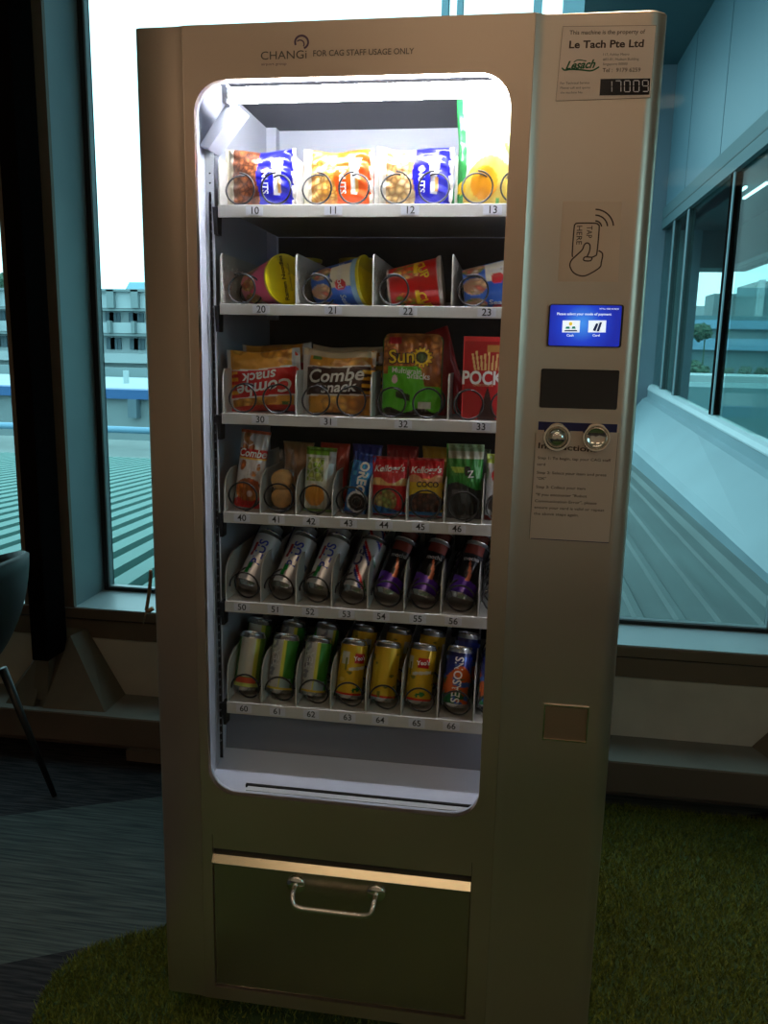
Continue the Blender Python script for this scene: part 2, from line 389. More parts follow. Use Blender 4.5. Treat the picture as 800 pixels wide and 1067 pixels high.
OUT = smooth_path([(-.12, .25), (-.20, .205), (-.262, .15), (-.292, .06), (-.272, -.05), (-.23, -.2), (-.30, -.6), (-.42, -1.1), (-.2, -1.9), (.5, -2.3), (1.5, -2.2), (2.3, -1.6), (2.6, -.5), (2.5, .5), (2.35, 1.01), (1.6, 1.012), (.92, 1.012), (.5, .9), (.2, .6), (.02, .36), (-.12, .25)], 6)[:-1]
gt = MB(); gt.prism([(p[0], p[1], .001) for p in OUT], (0, 0, .008)); 
turf = gt.build('grass_mat', 'turf_base'); tag(turf, 'green artificial grass mat under and around the vending machine', 'grass mat')
def inside(px, py):
    P = np.array([q[:2] for q in OUT]); n = len(P); c = np.zeros(len(px), bool); j = n-1
    for i in range(n):
        xi, yi, xj, yj = *P[i], *P[j]
        t = ((yi > py) != (yj > py)) & (px < (xj-xi)*(py-yi)/(yj-yi+1e-12)+xi); c ^= t; j = i
    return c
def blades(x0, x1, y0, y1, dens, h, w):
    n = int((x1-x0)*(y1-y0)*dens); x = RNG.uniform(x0, x1, n); y = RNG.uniform(y0, y1, n); k = inside(x, y); x, y = x[k], y[k]; n = len(x)
    a = RNG.uniform(0, 2*PI, n); le = RNG.uniform(0, 2*PI, n); ln = RNG.uniform(.2, 1.1, n)*h*.8; hh = h*RNG.uniform(.6, 1.15, n)
    dx, dy = np.cos(a)*w/2, np.sin(a)*w/2
    v = np.zeros((n, 3, 3)); v[:, 0] = np.stack([x-dx, y-dy, np.full(n, .008)], 1); v[:, 1] = np.stack([x+dx, y+dy, np.full(n, .008)], 1)
    v[:, 2] = np.stack([x+np.cos(le)*ln, y+np.sin(le)*ln, .008+hh], 1); return v.reshape(-1, 3)
V = np.concatenate([blades(.80, 2.2, -.1, 1.015, 60000, .017, .0035), blades(-.36, .1, -.25, .36, 90000, .017, .0032), blades(-.45, 2.6, -2.4, -.1, 9000, .02, .007), blades(0, .86, -.1, .5, 15000, .015, .004)])
nt_ = len(V)//3; me = bpy.data.meshes.new('pile'); me.vertices.add(len(V)); me.vertices.foreach_set('co', V.ravel()); me.loops.add(len(V)); me.loops.foreach_set('vertex_index', np.arange(len(V)))
me.polygons.add(nt_); me.polygons.foreach_set('loop_start', np.arange(nt_)*3); me.update(calc_edges=True); me.validate(); me.materials.append(M['turf'])
go = bpy.data.objects.new('grass_pile', me); COL.objects.link(go); go.parent = turf; go['kind'] = 'stuff'

# ================================================================== VENDING MACHINE
VW, VD, VB, VT = .855, .76, .07, 1.90
vm = empty('vending_machine', (VW/2, .38, 0), 'tall champagne steel snack and drink vending machine with a lit glass front', 'vending machine')
# cabinet shell
c = MB(); c.box((.003, .052, VB), (.022, VD, VT-.002)); c.box((VW-.022, .052, VB), (VW-.003, VD, VT-.002)); c.box((.022, .052, VT-.022), (VW-.022, VD, VT-.002)); c.box((.022, VD-.02, VB), (VW-.022, VD, VT-.022)); c.box((.022, .052, VB), (VW-.022, VD-.02, VB+.02))
c.box((.722, .052, VB+.02), (.732, VD-.02, VT-.022))
bevel(c.build('cabinet', 'steel', vm), .003)
for x in (.07, VW-.07):
    for y in (.09, VD-.09):
        MB().lathe([(0, .0), (.028, .0), (.03, .006), (.03, .03), (.014, .034), (.014, VB), (0, VB)], 20, 0, (x, y, .009)).build('foot', 'black_plastic', vm)
# product chamber liner
LX0, LX1, LY0, LY1, LZ0, LZ1 = .088, .715, .050, .50, .43, 1.862
l = MB(); l.box((LX0-.006, LY0, LZ0), (LX0, LY1, LZ1)); l.box((LX1, LY0, LZ0), (LX1+.006, LY1, LZ1)); l.box((LX0-.006, LY1, LZ0), (LX1+.006, LY1+.006, LZ1))
l.build('chamber_liner', 'liner', vm)
MB().box((LX0, LY0, LZ1), (LX1, LY1, LZ1+.004)).build('chamber_ceiling', M['liner_dark'], vm)
q = MB(); q.box((LX0, LY1-.03, 1.45), (LX0+.022, LY1, LZ1)); q.build('corner_post', 'liner', vm)
q = MB(); q.box((LX0, LY1-.012, LZ0+.2), (LX1, LY1-.006, 1.6325)); q.build('chamber_backing', mat('backing', (.03, .03, .033), .6), vm)  # dark sheet stands in for the shade behind the lower trays
# delivery chute: pale floor sloping to the front, darker riser behind it
e0, e1, z0c, z1c = .088, .715, .455, .545
q = MB(); q.hexa([(e0, .024, .515), (e1, .024, .515), (e1, .14, .545), (e0, .14, .545), (e0, .024, .523), (e1, .024, .523), (e1, .14, .556), (e0, .14, .556)])
q.build('delivery_chute', 'liner_side', vm)
q = MB(); q.hexa([(e0, .14, .545), (e1, .14, .545), (e1, .16, .545), (e0, .16, .545), (e0, .15, .672), (e1, .15, .672), (e1, .17, .672), (e0, .17, .672)])
q.build('chute_riser', mat('riser', L(120, 122, 132), .5), vm)
q = MB(); q.box((.168, .025, .523), (.612, .040, .531)); q.box((.163, .040, .526), (.616, .046, .534), 1); q.build('chute_lip', ['rail', 'black_gap'], vm)
# perforated shelf uprights
def upright(x0, x1):
    holes = [[(x0+(x1-x0)*.5+.0028*math.cos(t), z+.0028*math.sin(t)*.6) for t in (0, 1.05, 2.1, 3.14, 4.19, 5.24)] for z in np.arange(.60, 1.70, .0165)]
    vs, fs = plate([(x0, .56), (x1, .56), (x1, 1.74), (x0, 1.74)], holes, .0015)
    return [(x, y+.083, z) for x, y, z in vs], fs
u = MB(); u.add(*upright(.089, .105)); u.box((.094, .088, .56), (.100, .0895, 1.74), 1)
u.build('shelf_upright', ['rail', 'black_gap'], vm)
# ---- door
WX0, WX1, WZ0, WZ1 = .1023, .624, .532, 1.8165
FX0, FX1, FZ0, FZ1 = .1058, .6174, .1024, .4426
XA, XB = .086, .655
d = MB()
vs, fs = plate([(XA, VB), (XB, VB), (XB, VT), (XA, VT)], [rrect(WX0, WZ0, WX1, WZ1, .052, 10), [(FX0, .098), (FX1, .098), (FX1, .4425), (FX0, .4425)]], .012)
# pull window bottom to its measured height
d.add(vs, fs)
prof_l = [(0, .050), (0, .012), (.003, .006), (.009, .003), (.070, .0025), (XA, 0), (XA, .012), (.02, .03), (.02, .05)]
d.prism([(x, y, VB) for x, y in prof_l][::-1], (0, 0, VT-VB))
prof_r = [(XB, 0), (XB+.017, .008), (.826, .008), (.836, .010), (.850, .020), (.855, .030), (.855, .050), (.83, .05), (XB, .012)]
d.prism([(x, y, VB) for x, y in prof_r][::-1], (0, 0, VT-VB))
d.box((.02, .030, VT-.012), (.83, .05, VT)); d.box((.02, .030, VB), (.83, .05, VB+.012))
d.box((.655, .014, VB+.02), (.66, .05, VT-.02))
door = d.build('door', 'steel', vm); bevel(door, .0012, 2); shade(door, 40)
# reveal (white inner frame of the glass) and pane
vs, fs = plate(rrect(WX0-.012, WZ0-.012, WX1+.03, WZ1+.012, .06, 10), [rrect(WX0-.001, WZ0-.001, WX1+.001, WZ1+.001, .052, 10)], .010)
r_ = MB(); r_.add([(x, y+.0125, z) for x, y, z in vs], fs); r_.build('window_gasket', 'liner_side', door)
g_ = MB(); g_.box((WX0-.01, .0135, WZ0-.008), (WX1+.02, .0165, WZ1+.01)); g_.build('window_pane', 'door_glass', door)
# ---- tube light
tl = MB(); tz, ty = 1.806, .048
tl.tube([(.150, ty, tz), (.66, ty, tz)], .0125, 20); t_o = tl.build('light_tube', 'tube_light', door, smooth=True)
for x in (.150, .66):
    h = MB()
    s_ = -1 if x < .3 else 1
    h.tube([(x, ty, tz), (x+s_*.007, ty, tz)], .0133, 18, 0); h.box((x+s_*.007-.004, ty-.012, tz-.014), (x+s_*.007+.004, ty+.012, tz+.016), 0)
    h.build('tube_socket', 'tube_holder', door)
b_ = MB(); b_.hexa([(.088, .060, 1.730), (.104, .060, 1.724), (.104, .12, 1.724), (.088, .12, 1.730), (.140, .060, 1.800), (.160, .060, 1.792), (.160, .12, 1.792), (.140, .12, 1.800)])
b_.build('corner_bracket', 'liner_side', door)
vs_ = MB(); vs_.box((.676, .054, .60), (.690, .060, 1.72)); vs_.build('side_light_strip', 'strip_soft', door)  # added fill light, hidden by the door frame, brightens the lower trays
# ---- delivery flap
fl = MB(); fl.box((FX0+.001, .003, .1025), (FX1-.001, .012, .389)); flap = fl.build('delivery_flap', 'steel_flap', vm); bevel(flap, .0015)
# brass lip catching the light, dark slot above it and a flush cover strip
g = MB(); g.hexa([(FX0+.001, -.008, .386), (FX1-.001, -.008, .386), (FX1-.001, .012, .386), (FX0+.001, .012, .386), (FX0+.001, .004, .398), (FX1-.001, .004, .398), (FX1-.001, .014, .398), (FX0+.001, .014, .398)])
g.build('flap_lip', 'brass_lip', flap)
MB().box((FX0+.001, .014, .398), (FX1-.001, .03, .413)).build('flap_slot', 'black_gap', flap)
MB().box((FX0+.001, .002, .412), (FX1-.001, .012, .4415)).build('flap_cover', 'steel', flap)
MB().box((FX0-.001, .0125, .10), (FX1+.001, .015, .4425)).build('flap_backing', 'black_gap', flap)
# chrome pull handle on round roses
P0, P1 = fp(307, 922, -.01), fp(391, 934, -.01)
hz = .353; hx0, hx1 = P0[0], P1[0]
pts = smooth_path([(hx0, .004, hz), (hx0, -.022, hz), (hx0+.002, -.032, hz-.009), (hx0+.006, -.036, hz-.018), (hx0+.018, -.036, hz-.023), (hx0+.04, -.036, hz-.024), (hx1-.04, -.036, hz-.024), (hx1-.018, -.036, hz-.023), (hx1-.006, -.036, hz-.018), (hx1-.002, -.032, hz-.009), (hx1, -.022, hz), (hx1, .004, hz)], 5)
hd = MB(); hd.tube(pts, .0052, 12)
for x in (hx0, hx1): hd.lathe([(0, -.004), (.016, -.004), (.019, .0), (.020, .004)][::-1], 24, 0, (x, 0, hz), 'y')
hd.build('handle', 'chrome', flap, smooth=True)
# side latch strap hanging on the left flank
s_ = MB(); A, B_, C_, D_ = at(157, 594, 1, .03), at(156, 612, 1, .03), at(152.5, 636, 1, .03), at(159, 634, 1, .03)
path = smooth_path([A, B_, C_], 5); s_.tube(path, [.0035]*len(path), 6); s_.tube([C_, (D_+C_)/2+np.array([0, 0, -.002]), D_], .005, 6); s_.tube([C_, at(149, 651, 1, .03)], [.002, .0008], 6)
s_.build('side_latch', 'strap', vm, smooth=True)

# ---- shelves
SZ = [1.634, 1.463, 1.2645, 1.0765, .899, .6885]
SH = [.021, .019, .020, .021, .022, .024]
NCOL = [4, 4, 4, 8, 8, 8]
DH = [.080, .090, .082, .076, .085, .092]
TX0, TX1, TY0, TY1 = .1135, .678, .080, .470
def helix(x, z, r, pitch, y0, turns, ph, wire=.0018, hand=1, squash=1., fl=.72):
    n = int(turns*26); return [(x+r*math.cos(ph+hand*2*PI*i/26)*squash, y0+pitch*max(0, i/26-fl)+.004*min(i/26, fl), z+r*math.sin(ph+hand*2*PI*i/26)) for i in range(n+1)]
for k in range(6):
    z = SZ[k]; n = NCOL[k]; cw = (TX1-TX0-.004)/n
    tr = MB(); tr.box((TX0, TY0, z-.0022), (TX1, TY1, z-.0002)); tr.box((TX0, TY0-.003, z-SH[k]), (TX1, TY0, z+.0005)); tr.box((TX0, TY1-.002, z-.0022), (TX1, TY1, z+.03))
    tray = tr.build('product_tray', 'tray', vm); bevel(tray, .0006, 1)
    MB().hexa([(TX0-.008, .078, z-.05), (TX0-.002, .078, z-.05), (TX0-.002, .10, z-.05), (TX0-.008, .10, z-.05), (TX0-.010, .076, z-.003), (TX0-.0005, .076, z-.003), (TX0-.0005, .10, z-.003), (TX0-.010, .10, z-.003)]).build('tray_clip', 'black_plastic', tray)
    lb = 'abc'
    for j in range(n+1):
        x = TX0+.0005+j*cw; h = DH[k]; y0 = TY0+.001; dpt = TY1-.006
        if j == 0 and k < 3: pass
        if k in (0, 1): prof = [(y0, z), (dpt, z), (dpt, z+h), (y0+.01, z+h), (y0+.002, z+h-.006), (y0, z+h-.015)]
        elif k == 2: prof = [(y0, z), (dpt, z), (dpt, z+h), (y0+.012, z+h), (y0+.003, z+h-.012), (y0, z+h-.025)]
        else: prof = [(y0, z), (dpt, z), (dpt, z+h+.006), (y0+.045, z+h+.004), (y0+.02, z+h-.004), (y0+.006, z+h-.018), (y0, z+h-.035)]
        holes = []
        if k == 1:
            holes = [[(yy+.0026*math.cos(t), zz+.0026*math.sin(t)) for t in np.arange(8)*PI/4] for a, yy in enumerate(np.arange(y0+.018, y0+.14, .015)) for zz in (z+.026+.006*(a % 2), z+.044+.006*(a % 2), z+.062+.006*(a % 2))]
        vs, fs = plate(prof, holes, .0022)
        dv = MB(); dv.add([(x+yy, xx, zz) for xx, yy, zz in vs], fs); dv.build('divider', 'tray', tray)
    # coils
    r = .0262 if k < 3 else .0275
    for j in range(n):
        xc = TX0+.0005+(j+.5)*cw+.001
        xs = [(xc-.033, -1), (xc+.033, 1)] if k in (0, 2) else ([(xc-.033, -1)] if k == 1 else [(xc, 1)])
        for x, hand in xs:
            mb = MB(); rr = r; y0 = .084
            turns = 5.2 if k < 3 else 6.2; pitch = .066 if k < 3 else .054
            ph = {0: PI*.5, 1: PI*.35, 2: PI*.55, 3: PI*.9, 4: PI*.95, 5: PI*.95}[k]
            if k >= 3: ph = PI*(-.45) if k == 3 else PI*1.0; 
            if k == 5: ph = PI*.12
            mb.tube(helix(x, z+rr+.0025, rr, pitch, y0, turns, (ph if hand > 0 else PI-ph) if k < 4 else PI*1.02, hand=hand if k < 3 else (1 if k == 3 else -1), squash=1 if k < 3 else 1.02, fl=.72 if k < 4 else .46), .0018, 6)
            mb.build('spiral_coil', 'coil', tray, smooth=True)
    # number labels
    LPX = [[(265, 219.5), (347, 220), (427, 219.8), (513, 221)], [(272, 323), (347, 324), (425, 325), (507, 326)], [(271, 438.5), (342, 442), (420, 444), (501, 448)],
           [(252, 540), (288, 542), (324, 544), (363, 546), (400, 548.5), (438, 551), (476, 552.5)], [(252, 634.5), (287, 637.5), (323, 640), (361, 643), (397, 645.5), (435, 648), (472, 650.5)],
           [(254, 737.5), (289, 741), (324, 744), (362, 748), (396, 751), (434, 755), (470, 757.5)]][k]
    for j, (px, py) in enumerate(LPX):
        x = at(px, py, 1, TY0-.0035)[0]; zc = z-SH[k]/2+.0003; lw = .016
        lb = MB(); lb.box((x-lw, TY0-.0036, zc-SH[k]*.36), (x+lw, TY0-.003, zc+SH[k]*.36), 0)
        put_text(lb, '%d%d' % (k+1, j), x, zc, TY0-.0040, .0175, 1, bold=.012, sx=1.0)
        lb.build('number_label', ['label_paper', 'ink'], tray)

# ---- stickers and panels on the door
YF = .008  # right-hand section plane
def q4(mb, pts, y, mi=0): mb.flat([(*p[:1], y, p[1]) for p in pts], mi)
def slab(mb, pts, y0, y1, mi=0):
    """thin solid from four face points (tl,tr,br,bl)"""
    tl, tr, br, bl = pts
    mb.hexa([(bl[0], y0, bl[1]), (br[0], y0, br[1]), (br[0], y1, br[1]), (bl[0], y1, bl[1]), (tl[0], y0, tl[1]), (tr[0], y0, tr[1]), (tr[0], y1, tr[1]), (tl[0], y1, tl[1])], mi)
R5 = lambda x, y: fp(560+x*.175, 20+y*.175, YF)     # owner notice close-up frame
st = MB(); slab(st, [R5(150, 45), R5(705, 38), R5(670, 468), R5(108, 488)], YF-.0006, YF)
own = st.build('owner_notice', 'sticker', vm)
bd = MB(); ribbon(bd, [R5(150, 45), R5(705, 38), R5(670, 468), R5(108, 488)], .0006, YF-.0009, 0, True)
y_ = YF-.0009
fit_text(bd, 'This machine is the property of', R5(190, 82), R5(640, 76), y_, .0085, 0, .008)
fit_text(bd, 'Le Tach Pte Ltd', R5(188, 155), R5(632, 147), y_, .0148, 0, .028)
fit_text(bd, '117, Ashley Metro', R5(390, 212), R5(545, 210), y_, .0050, 1)
fit_text(bd, '#03-01, Hudson Building', R5(388, 241), R5(602, 238), y_, .0050, 1)
fit_text(bd, 'Singapore 00000', R5(388, 269), R5(535, 267), y_, .0050, 1)
fit_text(bd, 'Tel :  9179 6259', R5(386, 306), R5(612, 303), y_, .0082, 0, .004)
fit_text(bd, 'For Technical Service', R5(135, 383), R5(308, 380), y_, .0046, 1)
fit_text(bd, 'Please call and quote', R5(135, 411), R5(313, 408), y_, .0046, 1)
fit_text(bd, 'the machine No.', R5(135, 439), R5(270, 437), y_, .0046, 1)
fit_text(bd, 'Lesach', R5(165, 280), R5(345, 268), y_, .0165, 2, .03, .45)
ribbon(bd, smooth_path([R5(145, 290), R5(160, 304), R5(200, 300), R5(260, 303), R5(320, 308), R5(366, 285)], 5), .0022, y_, 2)
ribbon(bd, smooth_path([R5(215, 258), R5(240, 244), R5(290, 250)], 4), .0014, y_, 2)
bd.build('lettering', ['ink_brown', 'ink_grey', 'ink_green'], own)
lc = MB(); slab(lc, [R5(374, 358), R5(670, 354), R5(664, 450), R5(368, 455)], YF-.0016, YF-.0006)
seg = {'1': 'bc', '7': 'abc', '0': 'abcdef', '9': 'abcdfg'}
lcd = lc.build('counter_display', 'lcd', own)
sg = MB()
for i, chd in enumerate('17009'):
    cx0, cw_, hh = 402+i*54, 33, 66
    T_ = lambda a, b: R5(cx0+a*cw_+6, 440-b*hh+(-i*.8)-4)
    S = dict(a=((0, 1), (1, 1)), b=((1, 1), (1, .5)), c=((1, .5), (1, 0)), d=((0, 0), (1, 0)), e=((0, 0), (0, .5)), f=((0, .5), (0, 1)), g=((0, .5), (1, .5)))
    for sn in seg[chd]:
        (a0, b0), (a1, b1) = S[sn]; a0_, a1_ = a0+(a1-a0)*.08, a1-(a1-a0)*.08; b0_, b1_ = b0+(b1-b0)*.08, b1-(b1-b0)*.08
        ribbon(sg, [T_(a0_, b0_), T_(a1_, b1_)], .0013, YF-.0019)
sg.build('digits', 'segments', own)
# tap here sticker
R7 = lambda x, y: fp(560+x*.1594, 200+y*.1594, YF)
st = MB(); slab(st, [R7(165, 62), R7(552, 62), R7(525, 590), R7(132, 585)], YF-.0005, YF); tap = st.build('tap_sticker', 'tap_sticker', vm)
ic = MB(); y_ = YF-.0008; w = .0021
ribbon(ic, smooth_path([R7(232, 420), R7(226, 405), R7(238, 240), R7(246, 212), R7(268, 205), R7(370, 205), R7(396, 214), R7(402, 240), R7(388, 395), R7(376, 418), R7(352, 428)], 4), w, y_)
ribbon(ic, smooth_path([R7(352, 428), R7(308, 426), R7(302, 448), R7(345, 450), R7(356, 430)], 3), w, y_)
ribbon(ic, smooth_path([R7(322, 424), R7(338, 390), R7(342, 350), R7(326, 334), R7(306, 344), R7(290, 380), R7(250, 418), R7(218, 452), R7(212, 490), R7(240, 532), R7(292, 550), R7(340, 536), R7(405, 494), R7(416, 460), R7(424, 405), R7(398, 384)], 5), w, y_)
for rr in (34, 66, 98):
    ribbon(ic, [R7(376+rr*1.22*math.sin(t), 232-0-(rr*1.18*math.cos(t)) - 2) for t in np.linspace(.02, 1.5, 12)], w*1.05, y_)
for s, X, Y0, Y1 in (('TAP', 338, 222, 302), ('HERE', 272, 222, 345)):
    a, b = R7(X, Y0), R7(X-4, Y1); fit_text(ic, s, a, b, y_, .0125, 0, .004)
ic.build('lettering', 'ink_brown', tap)
# payment touch screen
R6 = R7
pts = [R7(70, 733), R7(568, 740), R7(545, 1020), R7(55, 1005)]
sc = MB(); x0s, x1s = pts[3][0]+.002, pts[1][0]-.001; z1s, z0s = pts[0][1], pts[3][1]
out = rrect(x0s, z0s-.001, x1s, z1s+.0, .004, 4)
vs, fs = plate(out, [], .004); sc.add([(x, y+YF-.0045, z) for x, y, z in vs], fs); scr = sc.build('payment_screen', 'black_plastic', vm)
vs, fs = plate(rrect(x0s+.0015, z0s+.0005, x1s-.0035, z1s-.0015, .003, 4), [], .0006)
gl = MB(); gl.add([(x, y+YF-.0051, z) for x, y, z in vs], fs); gl.build('lit_display', 'screen_blue', scr)
ys = YF-.0054; sx = MB()
F7 = lambda x, y: fp(560+x*.1594, 200+y*.1594, ys)
fit_text(sx, 'Please select your mode of payment', F7(127, 797), F7(482, 800), ys, .0056, 0, .012)
fit_text(sx, '00 Nov 0000 00:00:00', F7(405, 764), F7(530, 766), ys, .0032, 0)
for a, b, nm in ((160, 275, 'Cash'), (330, 446, 'Card')):
    q4(sx, [F7(a, 918), F7(b-2, 918), F7(b+3, 840), F7(a+4, 840)][::1], ys, 0)
    fit_text(sx, nm, F7(a+30, 938), F7(a+75, 938), ys, .0050, 0, .012)
yt = ys-.0003
def disc(mb, c, r, y, mi, n=14): mb.flat([(c[0]+r*math.cos(2*PI*i/n), y, c[1]+r*math.sin(2*PI*i/n)) for i in range(n)], mi)
disc(sx, F7(216, 862), .0030, yt, 2)
q4(sx, [F7(182, 895), F7(212, 895), F7(208, 880), F7(186, 880)], yt, 3); q4(sx, [F7(222, 895), F7(250, 895), F7(244, 878), F7(226, 880)], yt, 3); q4(sx, [F7(172, 912), F7(262, 912), F7(256, 903), F7(178, 903)], yt, 1)
q4(sx, [F7(360, 905), F7(378, 912), F7(398, 862), F7(382, 858)], yt, 1); q4(sx, [F7(384, 912), F7(402, 912), F7(422, 850), F7(406, 852)], yt, 1)
sx.build('screen_graphics', ['screen_white', 'screen_ink', 'screen_yellow', 'screen_green'], scr)
m_ = M['screen_blue']; nt = m_.node_tree; K = nt.links; b_ = nt.nodes['Principled BSDF']
mp = nt.nodes.new('ShaderNodeMapping'); mp.vector_type = 'POINT'; cxs_, czs_ = (x0s+x1s)/2-VW/2-.006, z1s-.030; mp.inputs['Location'].default_value = (-cxs_/.055, 0, -czs_/.055); mp.inputs['Scale'].default_value = (1/.055, 0, 1/.055)
tc_ = nt.nodes.new('ShaderNodeTexCoord'); gr = nt.nodes.new('ShaderNodeTexGradient'); gr.gradient_type = 'SPHERICAL'; rr_ = nt.nodes.new('ShaderNodeValToRGB')
K.new(tc_.outputs['Object'], mp.inputs[0]); K.new(mp.outputs[0], gr.inputs[0]); K.new(gr.outputs['Fac'], rr_.inputs[0]); K.new(rr_.outputs[0], b_.inputs['Emission Color'])
e = rr_.color_ramp.elements; e[0].position = 0; e[0].color = (.010, .020, .34, 1); e[1].position = 1; e[1].color = (.06, .30, .85, 1); e2_ = e.new(.45); e2_.color = (.014, .05, .55, 1)
# dark reader window
a, b = fp(564, 384, YF), fp(643, 427, YF)
dz = MB(); vs, fs = plate(rrect(a[0], b[1], b[0]-.001, a[1], .003, 4), [], .003); dz.add([(x, y+YF-.0012, z) for x, y, z in vs], fs); dz.build('reader_window', 'dark_screen', vm)
# instruction sheet
R8 = lambda x, y: fp(545+x*.13125, 430+y*.13125, YF)
st = MB(); slab(st, [R8(118, 72), R8(765, 92), R8(680, 1035), R8(48, 998)], YF-.0005, YF); ins = st.build('instruction_sheet', 'sticker', vm)
tx = MB(); y_ = YF-.0008
slab(tx, [R8(122, 70), R8(748, 92), R8(742, 158), R8(118, 136)], YF-.0009, YF-.0004, 1)
ribbon(tx, [R8(98, 160), R8(48, 998)], .0006, y_, 2); ribbon(tx, [R8(60, 997), R8(680, 1033)], .0012, y_, 1); ribbon(tx, [R8(755, 160), R8(683, 1030)], .0006, y_, 2)
fit_text(tx, 'Instructions', R8(120, 262), R8(590, 295), y_, .0135, 0, .018)
for s, xa, ya, xb, yb in (('Step 1: To begin, tap your CAG staff', 115, 358, 695, 380), ('card', 110, 408, 175, 411), ('Step 2: Select your item and press', 108, 474, 660, 496), ('"OK"', 108, 522, 180, 524), ('Step 3: Collect your item', 102, 588, 494, 604),
                          ('*If you encounter "Robot', 98, 648, 505, 665), ('Communication Error", please', 92, 700, 582, 720), ('ensure your card is valid or repeat', 88, 750, 642, 775), ('the above steps again.', 84, 800, 440, 815)):
    fit_text(tx, s, R8(xa, ya), R8(xb, yb), y_, .0066, 0, .008)
tx.build('lettering', ['ink_brown', 'ink_navy', 'ink_grey'], ins)
# chrome press buttons
for (px, py, inner) in ((580, 455.5, 0), (621, 456, 1)):
    x, z = fp(px, py, YF-.008); bt = MB()
    R = .0235
    if inner: pr = [(R, .006), (R, -.006), (R*.93, -.012), (R*.84, -.012), (R*.80, -.007), (R*.6, -.004), (R*.3, -.002), (0, -.0015)]
    else: pr = [(R, .006), (R, -.006), (R*.93, -.012), (R*.80, -.012), (R*.72, -.004), (R*.64, -.003), (R*.62, -.013), (R*.5, -.018), (R*.25, -.020), (0, -.0205)]
    bt.lathe(pr, 40, 0, (x, YF-.004, z), 'y'); shade(bt.build('press_button', 'chrome', vm), 50)
# coin return pocket
a, b = fp(567, 733, YF), fp(611, 774, YF)
cr = MB(); x0, x1, z0, z1 = a[0], b[0], b[1], a[1]; w = .0025
for aa, bb in (((x0, z0), (x1, z0+w)), ((x0, z1-w), (x1, z1)), ((x0, z0+w), (x0+w, z1-w)), ((x1-w, z0+w), (x1, z1-w))): cr.box((aa[0], YF-.003, aa[1]), (bb[0], YF+.002, bb[1]))
cro = cr.build('coin_return', 'chrome', vm)
MB().box((x0+w, YF-.0008, z0+w), (x1-w, YF-.0002, z1-w)).build('coin_flap', mat('coin_flap', (.36, .24, .16), .4, .7), cro)
# airport wordmark and notice above the window
R6z = lambda x, y: fp(120+x*.525, y*.524, 0)
lg = MB(); y_ = -.0005
fit_text(lg, 'CHANGi', R6z(289, 112), R6z(380, 109), y_, .0175, 0, .004)
fit_text(lg, 'airport group', R6z(290, 128), R6z(340, 127), y_, .0055, 1)
ribbon(lg, [R6z(370+13*math.cos(t), 84-13*math.sin(t)) for t in np.linspace(-1.2, 3.6, 22)], .0032, y_, 1)
ribbon(lg, [R6z(367+8*math.cos(t), 88-8*math.sin(t)) for t in np.linspace(-.6, 2.4, 12)], .002, y_, 1)
fit_text(lg, 'FOR CAG STAFF USAGE ONLY', R6z(393, 107), R6z(593, 102), y_, .0125, 0, .010)
lg.build('lettering', ['ink_grey', 'ink_purple'], door)

# ================================================================== PRODUCTS
def grid_uv(nx, nz):
    u = np.linspace(0, 1, nx+1); v = np.linspace(0, 1, nz+1); U_, V_ = np.meshgrid(u, v); return U_, V_
def grid_faces(nx, nz, b=0, flip=False):
    out = []
    for j in range(nz):
        for i in range(nx):
            f = (b+j*(nx+1)+i, b+j*(nx+1)+i+1, b+(j+1)*(nx+1)+i+1, b+(j+1)*(nx+1)+i); out.append(f[::-1] if flip else f)
    return out
def vnoise(U_, V_, sx, sy, seed=0):
    r = np.random.default_rng(seed); G = r.random((int(sy)+3, int(sx)+3)); x, y = U_*sx, V_*sy; i, j = x.astype(int), y.astype(int); fx, fy = x-i, y-j
    fx, fy = fx*fx*(3-2*fx), fy*fy*(3-2*fy)
    return (G[j, i]*(1-fx)+G[j, i+1]*fx)*(1-fy)+(G[j+1, i]*(1-fx)+G[j+1, i+1]*fx)*fy
def cells(U_, V_, n, asp, seed, pal, edge=(60, 30, 15)):
    """photo-like print of nuts, flakes or noodles: rounded cells"""
    r = np.random.default_rng(seed); P = r.random((n, 2))*[1.1, 1.1]-.05; ci = r.integers(0, len(pal), n)
    d = (U_[..., None]-P[:, 0])**2+((V_[..., None]-P[:, 1])*asp)**2; o = np.argsort(d, -1)[..., :2]
    d1 = np.sqrt(np.take_along_axis(d, o[..., :1], -1))[..., 0]; d2 = np.sqrt(np.take_along_axis(d, o[..., 1:2], -1))[..., 0]
    base = np.array([L(*c) for c in pal])[ci[o[..., 0]]]; e = np.clip((d2-d1)/(.35/np.sqrt(n)), 0, 1)[..., None]
    pr = np.clip(1.25-.9*d1*np.sqrt(n)/.8, .55, 1.25)[..., None]; return base*pr*e**.6+np.array(L(*edge))*(1-e**.6)
def fill(U_, c): return np.broadcast_to(np.array(L(*c)), U_.shape+(3,)).copy()
def pnt(A, mask, c):
    A[mask] = (np.array(L(*c)) if not isinstance(c, np.ndarray) else c[mask]); return A
